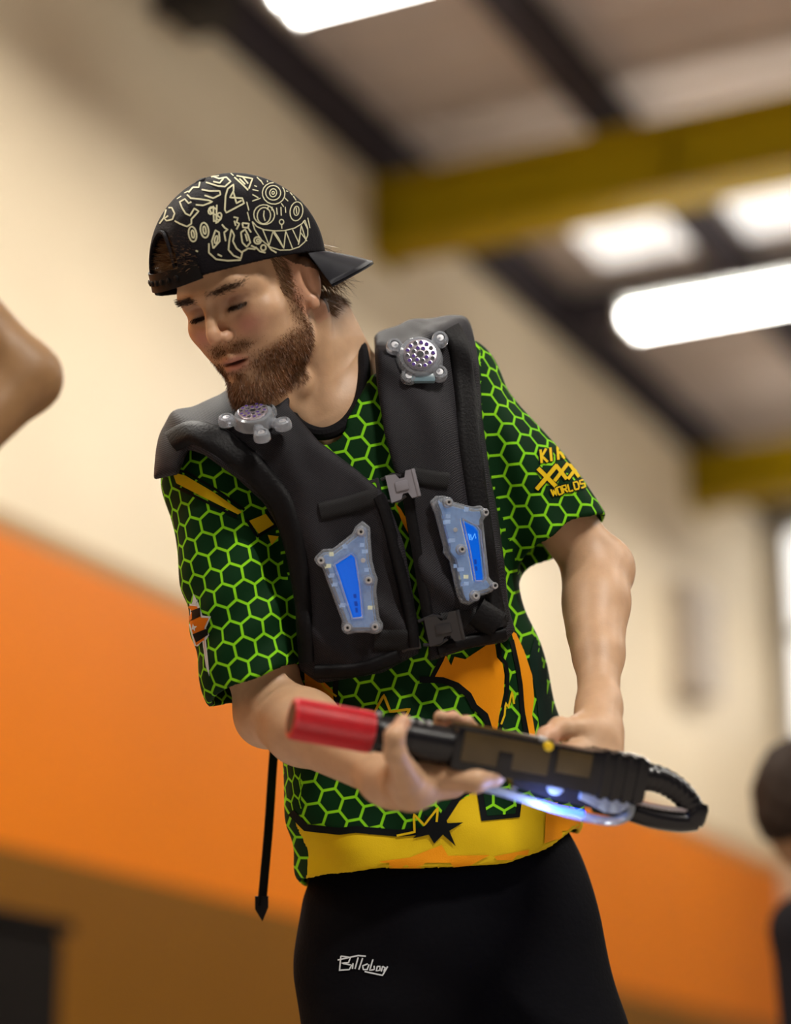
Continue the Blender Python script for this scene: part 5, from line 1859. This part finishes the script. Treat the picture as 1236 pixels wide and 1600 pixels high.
# receiver
x1 = gpix(700, 1160)[0]; x2 = gpix(1008, 1215)[0]
def rx_box(xa, xb_, ya, yb, za, zb, name, m, bev=.004, parent=None):
    b = MB(); b.box(((xa + xb_) / 2, (ya + yb) / 2, (za + zb) / 2), (xb_ - xa, yb - ya, zb - za), bev=bev)
    return b.build(name, m, parent or gun, G, angle=.5)
rec = rx_box(x1, x2 - .02, -.024, .025, -.024, .024, 'receiver', M_blkp, .007)
rx_box(x1 + .010, gpix(850, 1170)[0], -.012, .021, .0235, .0262, 'side_plate', M_amber, .001, rec)
rx_box(gpix(862, 1170)[0], gpix(915, 1180)[0], -.006, .020, .0235, .0258, 'side_plate', M_amber, .001, rec)
rx_box(gpix(770, 1165)[0], gpix(792, 1170)[0], -.012, .006, .0262, .0275, 'label_plate', M_blkp, .0006, rec)
rx_box(x1 + .004, gpix(860, 1150)[0], .0245, .0285, -.016, .016, 'top_rail', M_amber, .0012)
b = MB(); q = gpix(856, 1166, .024); b.lathe((q[0], q[1], .0235), (0, 0, 1), [(0, .0058), (.004, .0055), (.0055, .003)], 14); b.build('yellow_button', mat('yellow_button', (.75, .48, .01), .35), gun, G)
b = MB(); b.lathe((q[0] - .004, .024, .012), (0, 1, .3), [(0, .006), (.005, .0055), (.006, .002)], 14); b.build('selector_knob', M_screw, gun, G)
rx_box(x2 - .075, x2 - .004, -.026, .027, -.025, .025, 'rear_block', M_blkp, .008)
for i in range(4):
    rx_box(x2 - .062 + i * .014, x2 - .055 + i * .014, -.0275, .0285, -.0265, .0265, 'grip_rib', M_blkp, .0025)
# lower frame with the clear trigger guard
lf = [gpix(*p) for p in [(790, 1206), (985, 1240), (975, 1262), (930, 1264), (860, 1248), (800, 1228)]]
b = MB(); b.prism([(p[0], p[1]) for p in lf], -.012, .012); b.build('lower_frame', mat('dark_blue_frame', (.010, .013, .026), .25, spec=.6), gun, G, smooth=False)
gp = [(742, 1226), (775, 1234), (820, 1248), (870, 1264), (915, 1276), (950, 1281), (973, 1274), (980, 1258), (972, 1247), (948, 1244)]
b = MB(); b.tube([*spline([gpix(*p) + [0, 0, .012] for p in gp], 6)], .0052, 10); b.build('trigger_guard', M_guard, gun, G)
b = MB(); b.tube([*spline([gpix(*p) + [0, 0, .0135] for p in [(838, 1254), (860, 1261), (885, 1266), (905, 1270)]], 5)], .0042, 8); b.build('glow_strip', M_glow, gun, G)
gl = bpy.data.lights.new('glow_light', 'POINT'); gl.energy = 0.32; gl.color = (.30, .42, 1.0); gl.shadow_soft_size = .012
glo = bpy.data.objects.new('glow_light', gl); COL.objects.link(glo); glo.location = Vector(G(gpix(842, 1260) + [0, -.006, .030])[0])
cl = [gpix(*p) for p in [(900, 1236), (925, 1240), (968, 1246), (974, 1256), (958, 1268), (935, 1266), (915, 1254), (898, 1246)]]
b = MB(); b.prism([(p[0], p[1]) for p in cl], .0125, .020); b.build('clear_grip_shell', M_guard, gun, G)
q = gpix(862, 1226, .0); b = MB(); b.lathe((q[0], q[1], .010), (0, 0, 1), [(0, .0105), (.006, .0100), (.008, .0060), (.0085, .001)], 16); b.build('clear_stud', M_guard, gun, G)
tr = [gpix(*p) for p in [(800, 1212), (812, 1214), (806, 1234), (798, 1240), (800, 1228)]]
b = MB(); b.prism([(p[0], p[1]) for p in tr], -.004, .004); b.build('trigger', M_guard, gun, G)
# cable: out of the rear, round in a loop and back under the grip
cb_ = spline([gpix(1000, 1212), gpix(1030, 1218), gpix(1058, 1234), gpix(1078, 1256), gpix(1087, 1276)], 8)
b = MB(); rr = [.0165 - .004 * i / (len(cb_) - 1) + .0007 * math.sin(i * 2.2) for i in range(len(cb_))]
b.tube([*cb_], rr, 16); b.build('cable_boot', M_blkp, gun, G)
c2 = spline([gpix(1087, 1282), gpix(1060, 1284), gpix(1020, 1278), gpix(975, 1264), gpix(930, 1254)], 8)
b = MB(); b.tube([*c2], .0118, 14); b.build('cable', M_blkp, gun, G)
b = MB(); b.lathe(gpix(1080, 1287), gpix(1088, 1262) - gpix(1080, 1287), [(0, .013), (.006, .0145), (.020, .0145), (.026, .012)], 18); b.build('cable_clamp', M_blkp, gun, G)
# braided cord lying on the cable
for ph in (0, math.pi):
    pts = []
    cc = spline([gpix(1070, 1270, .004), gpix(1030, 1265, .004), gpix(985, 1256, .004)], 40)
    for i, p in enumerate(cc):
        t = i * .55 + ph
        pts.append(p + np.array([0, .0016 * math.sin(t) + .003, .0016 * math.cos(t) + .004]))
    b = MB(); b.tube(pts, .0014, 6); b.build('braided_cord', mat('pale_braid', (.38, .33, .34), .5), gun, G)

# ================================================================== OTHER PEOPLE
M_skin2 = attr_material('skin_bystander', .5, .08, .4)
def bystander(name_label, P, shirt_col, parts, hair_col, res=.011):
    """coarse standing figure; P = joints in world metres"""
    base = P['foot']
    root = empty('person', (base[0], base[1], 0), name_label, 'person')
    s = Sdf()
    for a, b2, r1, r2, k in parts['body']:
        s.u(rcone(P[a], P[b2], r1, r2), k)
    hc = P['head']; fdir = P['face']
    s.u(ell(hc, (.078, .095, .118), P['headM']), .03)
    s.u(ell(hc + fdir * .035 + np.array([0, 0, -.05]), (.055, .06, .065), P['headM']), .03)
    s.u(rcone(hc + fdir * .088 + np.array([0, 0, .0]), hc + fdir * .112 + np.array([0, 0, -.03]), .010, .013), .012)   # nose
    s.u(ell(hc + fdir * .072 + np.array([0, 0, -.095]), (.022, .022, .02), P['headM']), .02)
    sd = np.cross(fdir, [0, 0, 1.0])
    for sg in (-1, 1):
        s.u(ell(hc + sd * sg * .078 + np.array([0, 0, -.01]), (.010, .018, .032), P['headM']), .008)
        s.sub(ell(hc + fdir * .098 + sd * sg * .032 + np.array([0, 0, .015]), (.018, .012, .011), P['headM']), .012)
    pts = np.array([v for k, v in P.items() if k not in ('face', 'headM', 'foot')])
    v, q = nets(s, pts.min(0) - .16, pts.max(0) + .18, res)
    c = np.tile(np.array([.27, .145, .06]), (len(v), 1))
    mk('body', v, q, M_skin2, root, True, tint=c)
    sh = Sdf()
    for a, b2, r1, r2, k in parts['shirt']:
        sh.u(rcone(P[a], P[b2], r1, r2), k)
    v, q = nets(sh, pts.min(0) - .2, pts.max(0) + .2, res)
    mk('shirt', v, q, mat('shirt_' + str(len(MATS)), shirt_col, .8, spec=.1, bump=(60, .3)), root, True)
    tr_ = Sdf()
    for a, b2, r1, r2, k in parts['trousers']:
        tr_.u(rcone(P[a], P[b2], r1, r2), k)
    v, q = nets(tr_, pts.min(0) - .2, pts.max(0) + .2, res)
    mk('trousers', v, q, mat('dark_trousers', (.012, .012, .016), .8), root, True)
    hr = Sdf()
    hr.u(ell(hc - fdir * .012 + np.array([0, 0, .012]), (.090, .108, .122), P['headM']), .01)
    hr.sub(ell(hc + fdir * .085 + np.array([0, 0, -.055]), (.085, .085, .085)), .02)
    hr.sub(ell(hc + np.array([0, 0, -.15]), (.11, .13, .10)), .02)
    hr.post = lambda Q, d: d + wob(Q, 120) * .004
    v, q = nets(hr, hc - .2, hc + .2, .006)
    mk('hair', v, q, mat('dark_hair', hair_col, .7, spec=.15, noise=(80, .4)), root, True)
    for an in ('anr', 'anl'):
        w = P[an]; f0 = Sdf()
        f0.u(rcone((w[0], w[1], .055), (w[0] + fdir[0] * .17, w[1] + fdir[1] * .17, .042), .05, .042), .02)
        f0.inter(lambda Q: .004 - Q[:, 2], .004)
        v, q = nets(f0, np.array([w[0] - .26, w[1] - .26, -.01]), np.array([w[0] + .26, w[1] + .26, .14]), .008)
        mk('shoe', v, q, MATS['shoe_black'], root, True)
    return root

# bystander at the left edge, hand on hip: only the bent elbow reaches into the picture
kx = .42
el_ = W(L(40, 590, kx))[0]
sh_ = W(L(-165, 385, kx))[0]
hd_ = W(L(-130, 770, kx + .10))[0]
ax_ = sh_ + np.array([-.19, .03, -.02])
hipc = np.array([ax_[0] - .005, ax_[1], ax_[2] - .50])
FDIR = np.array([.05, -1.0, 0]); FDIR /= np.linalg.norm(FDIR)
Pj = dict(elb=el_, sho=sh_, han=hd_, neck=ax_ + [0, 0, .06], chest=ax_ + [0, 0, -.12], belly=ax_ + [0, 0, -.32], hip=hipc, sho2=ax_ + [-.19, .02, -.02], elb2=ax_ + [-.25, .02, -.30], han2=ax_ + [-.22, -.12, -.52],
          head=ax_ + [0, -.02, .24], hr=hipc + [.09, 0, -.03], hl=hipc + [-.09, 0, -.03], knr=hipc * [1, 1, .52] + [.10, -.02, 0], knl=hipc * [1, 1, .52] + [-.10, -.02, 0],
          anr=np.array([hipc[0] + .11, hipc[1] + .02, .08]), anl=np.array([hipc[0] - .11, hipc[1] + .02, .08]), face=FDIR, headM=np.stack([np.array([1., .05, 0]) / math.hypot(1, .05), FDIR * [1, 1, 1], np.array([0, 0, 1.])], 1), foot=hipc)
BP = dict(body=[('neck', 'chest', .055, .10, .05), ('chest', 'belly', .11, .10, .05), ('belly', 'hip', .10, .10, .05), ('neck', 'head', .052, .052, .03), ('neck', 'sho', .05, .045, .04), ('neck', 'sho2', .05, .045, .04),
                ('sho', 'elb', .048, .036, .02), ('elb', 'han', .037, .026, .02), ('sho2', 'elb2', .048, .038, .02), ('elb2', 'han2', .038, .026, .02), ('hr', 'knr', .075, .05, .03), ('hl', 'knl', .075, .05, .03), ('knr', 'anr', .05, .036, .02), ('knl', 'anl', .05, .036, .02)],
          shirt=[('neck', 'chest', .06, .13, .05), ('chest', 'belly', .135, .125, .05), ('belly', 'hip', .125, .13, .05), ('neck', 'sho', .06, .06, .04), ('neck', 'sho2', .06, .06, .04)],
          trousers=[('belly', 'hip', .05, .12, .03), ('hr', 'knr', .10, .075, .04), ('hl', 'knl', .10, .075, .04), ('knr', 'anr', .075, .06, .03), ('knl', 'anl', .075, .06, .03)])
bystander('bystander whose bare bent elbow enters at the left edge', Pj, (.03, .03, .035), BP, (.02, .012, .008), .008)

# dark-haired figure far behind at the lower right edge
hd2 = W(L(1256, 1262, -1.45))[0]
nk = hd2 + np.array([.15, .02, -.17])
hipc = np.array([nk[0] + .03, nk[1], nk[2] - .52])
FD2 = np.array([.55, .80, -.1]); FD2 /= np.linalg.norm(FD2)
fx = np.cross(FD2, [0, 0, 1.0]); fx /= np.linalg.norm(fx)
Pk = dict(head=hd2, neck=nk, chest=nk + [.02, 0, -.15], belly=nk + [.03, 0, -.35], hip=hipc, sho=nk + fx * .17 + [0, 0, -.05], sho2=nk - fx * .17 + [0, 0, -.05],
          elb=nk + fx * .20 + [.03, 0, -.33], elb2=nk - fx * .20 + [.03, 0, -.33], han=nk + fx * .18 + [-.04, 0, -.55], han2=nk - fx * .18 + [-.04, 0, -.55],
          hr=hipc + fx * .09, hl=hipc - fx * .09, knr=hipc * [1, 1, .52] + fx * .1, knl=hipc * [1, 1, .52] - fx * .1,
          anr=np.append((hipc + fx * .1)[:2], .08), anl=np.append((hipc - fx * .1)[:2], .08), face=FD2, headM=np.stack([fx, FD2, np.cross(fx, FD2)], 1), foot=hipc)
BP2 = dict(BP)
BP2['shirt'] = BP['shirt'] + [('sho', 'elb', .065, .055, .03), ('sho2', 'elb2', .065, .055, .03), ('elb', 'han', .052, .036, .02), ('elb2', 'han2', .052, .036, .02)]
bystander('dark-haired person in black far behind at the lower right edge', Pk, (.010, .009, .011), BP2, (.014, .010, .009))
